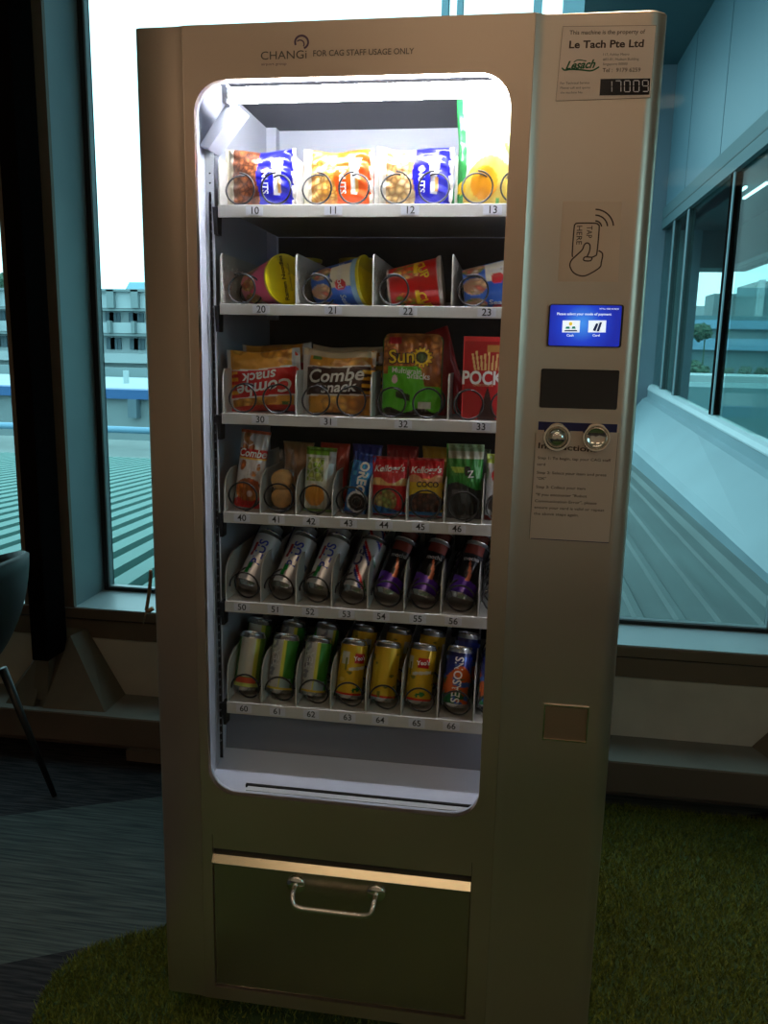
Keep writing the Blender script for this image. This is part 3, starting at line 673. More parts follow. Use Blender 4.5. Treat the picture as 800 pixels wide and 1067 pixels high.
def bag(name, w, h, t, art, nx=72, nz=72, seal='x', seed=0, back=(120, 120, 120), texts=(), matn='foil_print', rounded=0., wav=.004, lab='', cat='snack bag', group=None, loc=(0, 0, 0), rot=(0, 0, 0), sealw=.07, inks=()):
    """filled pillow bag standing on z=0, front towards -y"""
    U_, V_ = grid_uv(nx, nz); rr = np.random.default_rng(seed)
    ph = rr.uniform(0, 6.28, 6)
    def shape(U_, V_, side):
        a, b = (U_, V_) if seal == 'x' else (V_, U_)     # a runs seal to seal
        q = np.clip((a-sealw)/(1-2*sealw), 0, 1); q = np.clip(np.sin(q*PI), 0, 1)**.55
        s = np.clip(4*b*(1-b), 0, 1)**.5
        th = t/2*q*s+.0006
        wr = .0022*(np.sin(b*31+ph[0]+3*np.sin(a*5+ph[1]))*np.exp(-((a-.12)/.12)**2)+np.sin(b*27+ph[2]+3*np.sin(a*6))*np.exp(-((a-.88)/.12)**2))
        wr = wr+.0016*(vnoise(U_, V_, 7, 7, seed+5)-.5)*q*2+.0009*(vnoise(U_, V_, 19, 17, seed+6)-.5)*q*2
        pin = 1-.07*(1-q)*0
        X = (U_-.5)*w; Z = V_*h
        if seal == 'x': Z = Z+wav*(np.sin(U_*PI)-.6)*(2*V_-1)*-1.2+wav*np.sin(U_*9+ph[3])*.35*V_
        else: X = X*(1-.06*np.sin(V_*PI)*0)+wav*np.sin(V_*8+ph[4])*.3*(2*U_-1)-wav*np.sin(V_*PI)*(2*U_-1)*.8
        zig = (seal == 'x')
        if rounded:
            R_ = rounded; dx = np.clip(np.abs(X)-(w/2-R_), 0, None); dz = np.clip(np.abs(Z-h/2)-(h/2-R_), 0, None); dd = np.sqrt(dx**2+dz**2)+1e-9
            k = np.where((dx > 0) & (dz > 0) & (dd > R_*0), np.minimum(1, R_*np.maximum(dx, dz)/dd/np.maximum(R_*1., 1e-9)/np.maximum(np.maximum(dx, dz), 1e-9)), 1)
            X = np.sign(X)*((w/2-R_)*(np.abs(X) > w/2-R_)+np.where(np.abs(X) > w/2-R_, dx*k*np.maximum(dx, dz)/np.maximum(dd, 1e-9) if False else dx*np.where(dz > 0, np.maximum(dx, dz)/dd, 1), np.abs(X)))
            Z = h/2+np.sign(Z-h/2)*np.where(dz > 0, (h/2-R_)+dz*np.where(dx > 0, np.maximum(dx, dz)/dd, 1), np.abs(Z-h/2))
        Y = -side*(th+wr*(q > 0))
        return X, Y, Z
    X, Y, Z = shape(U_, V_, 1); Xb, Yb, Zb = shape(U_, V_, -1)
    mb = MB(); mb.add(np.stack([X, Y, Z], -1).reshape(-1, 3), grid_faces(nx, nz)); nb = len(mb.v)
    mb.add(np.stack([Xb, np.maximum(Yb, .0006), Zb], -1).reshape(-1, 3), grid_faces(nx, nz, 0, True))
    # rim joining the two halves
    idx = [i for i in range(nx+1)]+[j*(nx+1)+nx for j in range(1, nz+1)]+[nz*(nx+1)+i for i in range(nx-1, -1, -1)]+[j*(nx+1) for j in range(nz-1, 0, -1)]
    mb.f += [(idx[i], nb+idx[i], nb+idx[(i+1) % len(idx)], idx[(i+1) % len(idx)]) for i in range(len(idx))]; mb.m += [0]*len(idx)
    A = art(U_, V_); cols = np.concatenate([A.reshape(-1, 3), np.broadcast_to(np.array(L(*back)), (nb, 3))])
    for tt in texts:
        s, cu_, cv, size, rot_, ink, kw = tt; kw = dict(kw); sxx = kw.pop('sx', 1.)
        vs, fs = text(s, size, kw.get('bold', 0), kw.get('shear', 0)); c_, q_ = math.cos(rot_), math.sin(rot_)
        x = vs[:, 0]*sxx*c_-vs[:, 1]*q_+(cu_-.5)*w; z = vs[:, 0]*sxx*q_+vs[:, 1]*c_+cv*h
        uu = np.clip(x/w+.5, 0, 1); vv = np.clip(z/h, 0, 1)
        xx, yy, zz = shape(uu, vv, 1); mb.add(np.stack([xx, yy-kw.get('off', .0021), zz], -1), fs, 1+inks.index(ink))
    o = mb.build(name, [matn]+['ink_'+i for i in inks], None, True, org=(0, 0, 0), cols=cols)
    o.location = loc; o.rotation_euler = rot; return tag(o, lab, cat, group)

def dup(o, loc=None, rot=None, label=None, group=None):
    c = o.copy(); COL.objects.link(c)
    if loc is not None: c.location = loc
    if rot is not None: c.rotation_euler = rot
    if label: c['label'] = label
    if group: c['group'] = group
    for ch in list(o.children):
        d_ = ch.copy(); COL.objects.link(d_); d_.parent = c
        for g in ch.children: e_ = g.copy(); COL.objects.link(e_); e_.parent = d_
    return c
# ---------- row 1
def nut_art(side, rightc, pal, edge, seed, leftc=(236, 226, 205)):
    def f(U_, V_):
        A = fill(U_, leftc)
        C = cells(U_*1.0, V_, 170, .75, seed, pal, edge); m = (U_ > .13) & (U_ < .50+.02*np.sin(V_*9)); A = pnt(A, m, C)
        m2 = U_ >= .50+.02*np.sin(V_*9); A = pnt(A, m2, rightc)
        # white emblem with a wooden base shape on the coloured half
        A = pnt(A, (np.abs(U_-.76) < .045+.05*np.clip(V_-.55, 0, 1)*3*(V_ < .85)) & (V_ > .22) & (V_ < .84), (240, 240, 238))
        A = pnt(A, (np.abs(U_-.79) < .02) & (V_ > .25) & (V_ < .5), (226, 170, 90))
        A = pnt(A, (((U_-.60)/.04)**2+((V_-.62)/.05)**2) < 1, pal[0]) ; A = pnt(A, U_ > .945, (235, 228, 215)); return A
    return f
z = SZ[0]+.001; Yb = .127
NT = (('NUTS', .60, .42, .016, -PI/2, 'white', dict(bold=.02)),)
bag('nut_bag', .130, .100, .048, nut_art(0, (22, 22, 168), [(150, 84, 44), (178, 104, 58), (128, 66, 34)], (70, 30, 14), 3), seed=1, texts=NT, inks=['white'], back=(30, 30, 150), lab='blue bag of brown hazelnuts at the left end of the top tray', loc=(.178, Yb, z), rot=(0, 0, .05), group='nut bags on the top tray')
bag('nut_bag', .128, .098, .046, nut_art(0, (236, 92, 20), [(240, 190, 90), (250, 214, 130), (226, 160, 60)], (190, 110, 40), 8, (245, 236, 215)), seed=2, texts=NT, inks=['white'], back=(220, 80, 20), lab='orange bag of golden snack pieces between two blue nut bags', loc=(.322, Yb, z), rot=(0, 0, -.04), group='nut bags on the top tray')
bag('nut_bag', .136, .100, .046, nut_art(0, (26, 24, 172), [(244, 214, 160), (236, 196, 130), (226, 176, 104)], (150, 96, 50), 14, (247, 240, 226)), seed=5, texts=NT, inks=['white'], back=(30, 30, 150), lab='blue and cream bag of pale nuts beside the tall chip bag', loc=(.460, Yb, z), rot=(0, 0, .02), group='nut bags on the top tray')
bag('nut_bag', .10, .096, .04, nut_art(0, (214, 60, 20), [(240, 190, 90)], (190, 110, 40), 8), 24, 24, seed=9, inks=[], back=(210, 50, 20), lab='orange red bag standing behind the orange nut bag', loc=(.336, Yb+.06, z))
def chips_art(U_, V_):
    A = fill(U_, (244, 246, 228)); A = pnt(A, (U_ < .16-.09*V_) | ((U_ < .12) & (V_ < .42)), (22, 120, 52)); A = pnt(A, U_ < .035, (16, 104, 46))
    A = pnt(A, (((U_-.42)/.30)**2+((V_-.16)/.30)**2 < 1) & (U_ > .13), (238, 206, 96)); A = pnt(A, ((U_-.36)/.16)**2+((V_-.22)/.15)**2 < 1, (240, 160, 36))
    A = pnt(A, ((U_-.60)/.12)**2+((V_-.62)/.20)**2 < 1, (244, 240, 160)); d = np.sqrt(((U_-.80)/.22)**2+((V_-.56)/.13)**2); A = pnt(A, (d > .8) & (d < 1.) & (V_ < .58), (120, 186, 60))
    A = pnt(A, ((U_-.88)/.2)**2+((V_-.2)/.2)**2 < 1, (196, 226, 214)); A = pnt(A, (((U_-.10)/.05)**2+((V_-.17)/.06)**2) < 1, (236, 190, 30)); A = pnt(A, (V_ < .09) & (U_ > .5) & (np.sin(U_*40) > 0), (90, 160, 80)); return A
bag('chip_bag', .150, .180, .05, chips_art, seal='y', seed=11, inks=[], back=(30, 130, 60), lab='tall white and yellow chip bag with green edge on the top tray', cat='chip bag', loc=(.602, .131, z), rot=(0, .02, .03), wav=.006, sealw=.04)
# ---------- row 2 cup noodles
def cup(name, body_art, lid_art, lab, loc, ax, roll=0., inks=(), texts=(), group='cup noodles lying on the second tray', liptexts=()):
    """cup with its axis along local +z (base at 0, lid at H)"""
    H, R0, R1 = .098, .0325, .0445; n = 96; m = 40
    root = empty(name, loc, lab, 'cup noodles', group)
    th = np.linspace(0, 2*PI, n+1); v = np.linspace(0, 1, m+1); TH, V_ = np.meshgrid(th, v)
    r = R0+(R1-R0)*V_; mb = MB(); mb.add(np.stack([r*np.cos(TH), r*np.sin(TH), V_*H], -1).reshape(-1, 3), grid_faces(n, m))
    A = body_art(TH/(2*PI), V_); nb = len(mb.v)
    mb.lathe([(0, .004), (R0-.004, .003), (R0-.001, 0), (R0, 0)], 48, 0)
    cols = np.concatenate([A.reshape(-1, 3), np.broadcast_to(np.array(L(225, 222, 214)), (len(mb.v)-nb, 3))])
    for s, a0, v0, size, rot_, ink, bold in texts:
        vs, fs = text(s, size, bold); c_, q_ = math.cos(rot_), math.sin(rot_); x = vs[:, 0]*c_-vs[:, 1]*q_; z_ = vs[:, 0]*q_+vs[:, 1]*c_
        zz = v0*H+z_; rr = R0+(R1-R0)*zz/H+.0005; aa = a0*2*PI+x/rr; mb.add(np.stack([rr*np.cos(aa), rr*np.sin(aa), zz], -1), fs, 1+inks.index(ink))
    mb.build('cup_body', ['print']+['ink_'+i for i in inks], root, True, org=(0, 0, 0), cols=cols)
    lb = MB(); k = 20; rg = np.linspace(0, 1, k+1); TH, Q = np.meshgrid(np.linspace(0, 2*PI, 61), rg)
    RL = R1+.0022; lb.add(np.stack([Q*RL*np.cos(TH), Q*RL*np.sin(TH), np.full_like(Q, H+.0022)], -1).reshape(-1, 3), grid_faces(60, k, 0, True))
    nb = len(lb.v); A = lid_art(Q*np.cos(TH), Q*np.sin(TH)); lb.lathe([(R1-.002, H-.006), (R1+.0015, H-.004), (RL, H), (RL, H+.0022)], 60, 0)
    cols = np.concatenate([A.reshape(-1, 3), np.broadcast_to(lid_art(np.array([.95]), np.array([0.]))[0], (len(lb.v)-nb, 3))])
    for s, x, y, size, rot_, bold in liptexts:
        vs, fs = text(s, size, bold); c_, q_ = math.cos(rot_), math.sin(rot_); lb.add([(x+a*c_-b*q_, y+a*q_+b*c_, H+.0027) for a, b in vs], fs, 1)
    shade(lb.build('cup_lid', ['print', 'ink_dark'], root, True, org=(0, 0, 0), cols=cols), 40)
    zax = Vector(ax).normalized(); q = zax.to_track_quat('Z', 'Y'); root.rotation_euler = (q.to_matrix() @ Matrix.Rotation(roll, 3, 'Z')).to_euler(); return root
def lay(y, xb, z0, dirx, diry):
    """cup resting on its side: returns location of base centre and axis"""
    tilt = (.0445-.0325)/.098; ax = Vector((dirx, diry, 0)).normalized(); ax.z = tilt; return (xb, y, z0+.0325+.0035), tuple(ax)
z = SZ[1]
def art_pink(A_, V_):
    A = fill(A_, (226, 214, 222)); A = pnt(A, V_ > .35+.2*np.sin(A_*12), (222, 90, 130)); A = pnt(A, V_ < .3, (236, 150, 176)); C = cells(A_*3 % 1, V_, 70, .8, 21, [(224, 176, 90), (236, 206, 130), (200, 110, 60)], (150, 90, 50))
    A = pnt(A, (((A_*8 % 1-.5)/.42)**2+((V_-.30)/.28)**2) < 1, C); return A
def lid_y(X_, Y_):
    A = fill(X_, (240, 222, 20)); A = pnt(A, (X_+Y_*.6 > .45), (206, 196, 40)); return A
def art_blue(A_, V_):
    A = fill(A_, (30, 92, 190)); A = pnt(A, (V_ > .42) & ((A_*2 % 1) > .42) & ((A_*2 % 1) < .78), (244, 242, 222)); A = pnt(A, V_ > .84, (150, 196, 226))
    C = cells(A_*3 % 1, V_, 80, .8, 22, [(240, 226, 206), (226, 120, 100), (120, 150, 60), (240, 200, 150)], (190, 140, 110)); A = pnt(A, (((A_*6 % 1-.5)/.40)**2+((V_-.20)/.22)**2) < 1, C)
    A = pnt(A, (((A_*4 % 1-.5)/.16)**2+((V_-.62)/.12)**2) < 1, (206, 30, 44)); return A
def art_red(A_, V_):
    A = fill(A_, (206, 26, 24)); C = cells(A_*3 % 1, V_, 90, .8, 23, [(240, 150, 60), (250, 214, 120), (220, 60, 30), (120, 160, 50)], (190, 60, 30))
    A = pnt(A, (((A_*4 % 1-.35)/.3)**2+((V_-.40)/.28)**2) < 1, C); A = pnt(A, (V_ > .52) & (V_ < .60) & (np.sin(A_*25) > 0), (250, 216, 40)); A = pnt(A, V_ > .94, (206, 196, 196)); A = pnt(A, V_ < .05, (226, 206, 196)); return A
l_, a_ = lay(.175, .168, z, .80, -.62)
cup('cup_noodles', art_pink, lid_y, 'pink and white noodle cup with yellow lid turned to the glass', (.146, .190, z+.036), a_, .4, ('red',), (), liptexts=(('Ramen Noodles', -.004, .004, .0125, 1.3, .02), ('Chicken flavour', .010, .002, .008, 1.3, 0)))
l_, a_ = lay(.15, .285, z, .97, -.20)
cup('cup_noodles', art_blue, lid_y, 'blue and white seafood noodle cup with a yellow lid', (.278, .165, z+.036), a_, .9, ('white', 'red'), [('Seafood', b, .62, .016, PI/2*0, 'white', .02) for b in (.05, .3, .55, .8)])
l_, a_ = lay(.15, .425, z, 1, .02)
cup('cup_noodles', art_red, lambda X_, Y_: fill(X_, (196, 190, 190)), 'red noodle cup with a silver rim between perforated dividers', (.415, .150, z+.036), a_, .3, ('yellow', 'white'), [('CUP', b, .66, .022, .3, 'yellow', .03) for b in (.1, .35, .6, .85)])
l_, a_ = lay(.15, .56, z, 1, .06)
cup('cup_noodles', art_blue, lambda X_, Y_: fill(X_, (196, 200, 206)), 'blue noodle cup partly hidden at the right edge of the glass', (.552, .145, z+.036), a_, .55, ('white',), [('Seafood', b, .72, .017, PI/2, 'white', .02) for b in (.06, .31, .56, .81)])
for i, (x, lab) in enumerate(((.20, 'dark orange noodle cup standing behind the pink cup'), (.33, 'dark noodle cup behind the blue and white cup'))):
    cup('cup_noodles', art_red, lid_y, lab, (x, .33, z+.005), (0, 0, 1), .5*i, group=None)
# ---------- row 3
def combe_art(band, band2, flipv, seed):
    def f(U_, V_):
        U2, V2 = (1-U_, 1-V_) if flipv else (U_, V_)
        C = cells(U2, V2, 60, .8, seed, [(224, 160, 60), (236, 180, 80), (206, 136, 44)], (180, 110, 34)); A = fill(U_, (222, 158, 56)); A = pnt(A, (vnoise(U2, V2, 5, 5, seed) > .45), C)
        A = pnt(A, (U2 < .10) | (U2 > .955), (196, 196, 198)); t = V2-(.50+.05*U2); A = pnt(A, (np.abs(t) < .235) & (U2 > .06), (232, 226, 218)); A = pnt(A, (np.abs(t) < .215) & (U2 > .06), band)
        A = pnt(A, (np.abs(t) < .20) & (U2 > .84) & (np.sin((t)*60) > 0), (236, 176, 40)); A = pnt(A, (V2 > .84) & (U2 > .14) & (U2 < .40) & (vnoise(U2, V2, 14, 14, seed+2) > .5), (70, 120, 40))
        A = pnt(A, (V2 > .9), (190, 44, 30) if band[0] > 150 else (206, 190, 160)); return A
    return f
z = SZ[2]+.001
CT = lambda c1: (('Combe', .47, .60, .034, .09, c1, dict(bold=.02, shear=.25, sx=1.05)), ('snack', .52, .42, .028, .09, c1, dict(bold=.02, shear=.25, sx=1.05)))
bag('snack_bag', .140, .118, .05, combe_art((60, 30, 20), 0, False, 31), seed=21, texts=CT('white'), inks=['white'], back=(180, 120, 50), lab='golden snack bag with brown band standing upright on the third tray', loc=(.323, .133, z), rot=(-.06, .02, -.03), group='banded snack bags on the third tray')
CR_ = tuple((s, 1-u_, 1-v_, sz, r_+PI, ink, kw) for s, u_, v_, sz, r_, ink, kw in CT('white'))
bag('snack_bag', .142, .116, .05, combe_art((200, 24, 24), 0, True, 33), seed=23, texts=CR_, inks=['white'], back=(200, 60, 40), lab='golden snack bag with red band standing upside down', loc=(.184, .133, z), rot=(-.05, -.06, .05), group='banded snack bags on the third tray')
bag('snack_bag', .138, .128, .04, combe_art((200, 24, 24), 0, True, 35), 30, 30, seed=24, inks=[], back=(200, 60, 40), lab='red edged snack bag behind the upside down bag', loc=(.196, .19, z), rot=(-.02, -.06, .04))
bag('snack_bag', .138, .126, .04, combe_art((60, 30, 20), 0, False, 36), 30, 30, seed=25, inks=[], back=(180, 120, 50), lab='silver edged snack bag behind the brown banded bag', loc=(.33, .19, z), rot=(-.02, .0, -.02))
def sun_art(U_, V_):
    C = cells(U_, V_, 60, 1.3, 41, [(206, 130, 50), (220, 150, 70), (186, 104, 36)], (140, 76, 28)); A = fill(U_, (92, 196, 34)); A = pnt(A, V_ > .60-.28*np.clip((U_-.62)/.38, 0, 1)-.1*(U_ < .1), C)
    A = pnt(A, (V_ > .36) & (V_ < .62) & (U_ > .72-.3*(V_-.36)) & (U_ < .95), C); A = pnt(A, (V_ < .07+.03*np.sin(U_*12)), (40, 26, 20)); A = pnt(A, (V_ > .87) & (V_ < .95) & (U_ > .1) & (U_ < .32), (186, 24, 36))
    a = np.arctan2((V_-.71)*1.4, U_-.66); r = np.hypot(U_-.66, (V_-.71)*1.45); A = pnt(A, r < .17+.035*np.cos(a*14), (24, 18, 12)); A = pnt(A, (r < .155+.025*np.cos(a*14)) & (r > .10), (240, 206, 30)); A = pnt(A, r < .07, (60, 90, 30))
    A = pnt(A, (np.abs(U_-.32) < .17) & (np.abs(V_-.15-.0) < 0), (0, 0, 0)); A = pnt(A, (np.abs(U_-.72) < .11) & (np.abs(V_-.13) < .045), (226, 228, 220)); A = pnt(A, ((U_-.22)/.05)**2+((V_-.44)/.05)**2 < 1, (232, 200, 210))
    A = pnt(A, (np.abs(U_-.36) < .12) & (np.abs(V_-.24+.2*(U_-.36)) < .04), (46, 60, 30)); A = pnt(A, (U_ < .02) | (U_ > .98) , (60, 90, 30)); return A
bag('snack_pouch', .112, .150, .034, sun_art, 84, 96, seal='y', seed=27, rounded=.016, wav=.0005, sealw=.03, texts=(('Sun', .33, .71, .034, .05, 'dark', dict(bold=.06)), ('Sun', .33, .71, .034, .05, 'yellow', dict(bold=.015, off=.0024)), ('Multigrain', .42, .54, .014, -.05, 'white', dict(bold=.01)), ('Snacks', .62, .48, .016, -.05, 'white', dict(bold=.01))), inks=['dark', 'yellow', 'white'], back=(60, 140, 30), lab='green and brown snack pouch with a sunflower print', cat='snack pouch', loc=(.465, .122, z+.002), rot=(-.06, 0, .0))
bag('snack_pouch', .09, .165, .03, lambda U_, V_: fill(U_, (170, 20, 26)), 20, 20, seal='y', seed=29, inks=[], back=(150, 20, 20), lab='dark red pouch leaning behind the sunflower pouch', cat='snack pouch', loc=(.535, .20, z), rot=(-.1, -.35, .1))
# biscuit stick carton
def carton(w, h, dpt, art, texts, inks, lab, loc, rot):
    nx, nz = 60, 96; U_, V_ = grid_uv(nx, nz); mb = MB(); mb.add(np.stack([(U_-.5)*w, np.full_like(U_, -dpt/2), V_*h], -1).reshape(-1, 3), grid_faces(nx, nz)); nb = len(mb.v); A = art(U_, V_)
    mb.add([(-w/2, -dpt/2, 0), (w/2, -dpt/2, 0), (w/2, dpt/2, 0), (-w/2, dpt/2, 0), (-w/2, -dpt/2, h), (w/2, -dpt/2, h), (w/2, dpt/2, h), (-w/2, dpt/2, h)], [(0, 3, 2, 1), (4, 5, 6, 7), (1, 2, 6, 5), (2, 3, 7, 6), (3, 0, 4, 7)])
    cols = np.concatenate([A.reshape(-1, 3), np.broadcast_to(np.array(L(214, 24, 34)), (8, 3))])
    for s, cu_, cv, size, sx_, ink, bold in texts:
        vs, fs = text(s, size, bold); mb.add([((cu_-.5)*w+a*sx_, -dpt/2-.0005, cv*h+b) for a, b in vs], fs, 1+inks.index(ink))
    o = mb.build('biscuit_stick_box', ['card_print']+['ink_'+i for i in inks], None, False, org=(0, 0, 0), cols=cols); o.location = loc; o.rotation_euler = rot; return tag(o, lab, 'snack box')
def pocky_art(U_, V_):
    A = fill(U_, (176, 18, 26)); A = pnt(A, V_ > .945, (220, 50, 54)); st_ = np.zeros_like(U_, bool)
    for i, (x0, ang) in enumerate(zip(np.linspace(.26, .86, 9), np.linspace(-.30, .25, 9))):
        st_ |= (np.abs(U_-(x0+ang*(V_-.62)*1.2)) < .022) & (V_ > .60) & (V_ < .80+.03*math.sin(i*2.1))
    A = pnt(A, st_, (226, 190, 120)); A = pnt(A, (V_ > .82) & (V_ < .90) & (U_ > .5) & (U_ < .95), (186, 130, 60)); A = pnt(A, (V_ < .42) & (np.abs(U_-.55) < .25*(.42-V_)*1.9), (44, 12, 14)); A = pnt(A, (U_ < .03), (226, 60, 70)); return A
carton(.083, .148, .024, pocky_art, (('POCKY', .52, .50, .033, .82, 'white', .03), ('CHOCOLATE', .45, .42, .006, 1., 'cream', 0)), ['white', 'cream'], 'red carton of biscuit sticks at the right edge of the third tray', (.600, .116, SZ[2]+.001), (0, 0, .03))
# ---------- row 4
z = SZ[3]+.001
def xof(px, py=520, y=.11): return float(at(px, py, 1, y)[0])
def art40(U_, V_):
    A = fill(U_, (214, 206, 204)); C = cells(U_, V_, 40, 2.4, 51, [(226, 120, 50), (236, 150, 80)], (214, 206, 204)); A = pnt(A, (vnoise(U_, V_, 5, 9, 52) > .6) & (V_ > .3), C)
    A = pnt(A, (np.abs(V_-.70) < .06), (200, 40, 34)); A = pnt(A, (np.abs(V_-.635) < .012), (236, 180, 70)); A = pnt(A, V_ < .10+.22*U_, (196, 24, 28)); C2 = cells(U_, V_, 60, 2.4, 53, [(226, 130, 50), (206, 96, 36), (240, 160, 80)], (150, 60, 24))
    A = pnt(A, ((U_-.5)/.46)**2+((V_-.24)/.15)**2 < 1, C2); A = pnt(A, V_ > .965, (206, 90, 50)); A = pnt(A, ((U_-.55)/.10)**2+((V_-.19)/.04)**2 < 1, (216, 190, 190)); return A
bag('snack_packet', .058, .152, .036, art40, 50, 90, seal='y', seed=41, wav=.002, sealw=.03, texts=(('Combe', .5, .705, .021, .0, 'white', dict(bold=.02, shear=.2, sx=.9)),), inks=['white'], back=(200, 60, 40), lab='tall white and orange snack packet at the left end of the fourth tray', cat='snack packet', loc=(.147, .125, z), rot=(-.1, .10, .06))
# clear bag of biscuits
cb = empty('biscuit_bag', (.217, .125, z), 'clear plastic bag holding round golden biscuits', 'biscuit bag')
def wrap_mesh(w, h, t, seed):
    nx, nz = 24, 36; U_, V_ = grid_uv(nx, nz); mb = MB()
    th = t/2*np.clip(4*U_*(1-U_), 0, 1)**.5*np.clip(1.08-V_, 0, 1)**.6*np.clip(V_*8, 0, 1)**.5+.0006; wr = .003*(vnoise(U_, V_, 9, 12, seed)-.5)
    X = (U_-.5)*w*(1-.25*V_**3); nb = (nx+1)*(nz+1)
    mb.add(np.stack([X, -th-wr, V_*h], -1).reshape(-1, 3), grid_faces(nx, nz)); mb.add(np.stack([X, th+wr, V_*h], -1).reshape(-1, 3), grid_faces(nx, nz, 0, True)); return mb
wrap_mesh(.062, .118, .046, 3).build('plastic_wrap', 'clear_wrap', cb, True, org=(0, 0, 0))
for zz, rr in ((.024, .020), (.058, .0205)):
    MB().lathe([(0, -.014), (rr*.8, -.014), (rr, -.009), (rr, .009), (rr*.8, .014), (0, .014)][::-1], 22, 0, (0, 0, zz), 'y').build('biscuit', 'biscuit', cb, True, org=(0, 0, 0))
def art42(U_, V_):
    A = fill(U_, (206, 210, 200)); A = pnt(A, V_ > .88, (120, 170, 40)); C = cells(U_, V_, 70, 1.7, 61, [(150, 190, 60), (190, 206, 100), (120, 160, 50)], (206, 210, 190)); A = pnt(A, (U_ > .08) & (U_ < .66) & (V_ > .48) & (V_ < .84), C)
    A = pnt(A, (U_ > .78), (172, 176, 176)); A = pnt(A, ((U_-.38)/.34)**2+((V_-.26)/.17)**2 < 1, (222, 152, 52)); A = pnt(A, V_ < .05, (90, 130, 60)); A = pnt(A, (V_ > .95), (96, 140, 30)); return A
bag('snack_packet', .060, .124, .036, art42, 50, 80, seal='y', seed=43, wav=.001, sealw=.04, texts=(), inks=[], back=(150, 170, 90), lab='green topped white packet with an orange biscuit picture', cat='snack packet', loc=(.290, .12, z), rot=(-.10, .03, .0))
def art43(U_, V_):
    A = fill(U_, (26, 110, 190)); A = pnt(A, vnoise(U_, V_, 4, 9, 71) > .72, (60, 170, 220)); A = pnt(A, V_ > .86, (20, 50, 130)); A = pnt(A, V_ < .03, (20, 50, 120)); d = np.hypot((U_-.55)/.42, (V_-.20)/.16); A = pnt(A, d < 1.15, (220, 226, 232)); A = pnt(A, d < .9, (40, 34, 34)); A = pnt(A, (d < .55) & (d > .48), (120, 110, 108)); return A
bag('cookie_packet', .044, .118, .034, art43, 40, 84, seal='y', seed=44, wav=.0008, sealw=.04, texts=(('OREO', .60, .60, .024, -PI/2-.0, 'white', dict(bold=.035, sx=.95)),), inks=['white'], back=(20, 60, 150), lab='slim blue cookie packet with vertical white letters', cat='cookie packet', loc=(.361, .12, z), rot=(-.10, .16, -.05))
def cereal_art(kind):
    def f(U_, V_):
        A = fill(U_, (196, 20, 30))
        if kind == 0:
            C = cells(U_, V_, 90, 1.4, 81, [(206, 190, 120), (186, 160, 90), (150, 170, 90), (190, 60, 50)], (150, 120, 70)); A = pnt(A, (V_ > .52) & (V_ < .60+.05*np.sin(U_*8)), (216, 176, 110)); A = pnt(A, ((U_-.42)/.34)**2+((V_-.26)/.20)**2 < 1, C); A = pnt(A, V_ < .07+.12*(1-U_), (30, 100, 170))
        else:
            C = cells(U_, V_, 110, 1.4, 82, [(96, 50, 36), (76, 36, 28), (120, 64, 44)], (40, 20, 16)); A = pnt(A, V_ < .66, (226, 190, 40)); A = pnt(A, (V_ > .60) & (V_ < .68+.04*np.sin(U_*9)), (206, 150, 100)); A = pnt(A, (V_ < .42) & (((U_-.5)/.56)**2+((V_-.24)/.19)**2 < 1), C); A = pnt(A, V_ < .10, (40, 120, 180))
        A = pnt(A, V_ < .03, (120, 20, 30)); A = pnt(A, V_ > .96, (150, 14, 24)); return A
    return f
cz = SZ[3]+.001
bag('cereal_packet', .067, .112, .036, cereal_art(0), 56, 80, seal='y', seed=45, wav=.001, sealw=.05, texts=(("Kellogg's", .5, .80, .0165, .04, 'white', dict(bold=.02, shear=.3)),), inks=['white'], back=(160, 20, 30), lab='red cereal packet with a bowl of pale cereal, beside the slim blue packet', cat='cereal packet', loc=(.427, .116, cz), rot=(-.10, .0, -.04), group='cereal packets on the fourth tray')
bag('cereal_packet', .067, .112, .036, cereal_art(1), 56, 80, seal='y', seed=46, wav=.001, sealw=.05, texts=(("Kellogg's", .5, .80, .0165, .04, 'white', dict(bold=.02, shear=.3)), ('COCO', .58, .56, .014, 0, 'brown', dict(bold=.03))), inks=['white', 'brown'], back=(160, 20, 30), lab='red and yellow cereal packet with dark chocolate cereal', cat='cereal packet', loc=(.496, .116, cz), rot=(-.10, .0, .0), group='cereal packets on the fourth tray')
def art46(U_, V_):
    A = fill(U_, (36, 130, 44)); A = pnt(A, V_ < .44+.05*np.sin(U_*5), (34, 36, 36)); A = pnt(A, (V_ < .40) & (vnoise(U_, V_, 8, 8, 91) > .6), (80, 84, 86)); A = pnt(A, V_ > .80, (170, 172, 150)); A = pnt(A, (V_ > .90), (120, 150, 110)); A = pnt(A, (V_ > .62) & (V_ < .70) & (U_ < .5) & (vnoise(U_, V_, 10, 10, 92) > .4), (150, 190, 60)); A = pnt(A, (U_ < .05), (70, 170, 60)); return A
bag('seaweed_packet', .070, .140, .036, art46, 50, 80, seal='y', seed=47, wav=.001, sealw=.04, texts=(('B', .6, .64, .022, .1, 'dark', dict(bold=.05)), ('Z', .68, .60, .018, .1, 'white', dict(bold=.02))), inks=['dark', 'white'], back=(40, 100, 40), lab='green and black seaweed snack packet on the fourth tray', cat='snack packet', loc=(.568, .122, cz), rot=(-.10, 0, .02))
def art47(U_, V_):
    A = fill(U_, (186, 186, 186)); A = pnt(A, V_ > .86, (170, 190, 80)); A = pnt(A, ((U_-.5)/.34)**2+((V_-.68)/.14)**2 < 1, (190, 30, 34)); A = pnt(A, ((U_-.55)/.5)**2+((V_-.26)/.18)**2 < 1, (60, 44, 34)); A = pnt(A, V_ < .07, (100, 24, 24)); return A
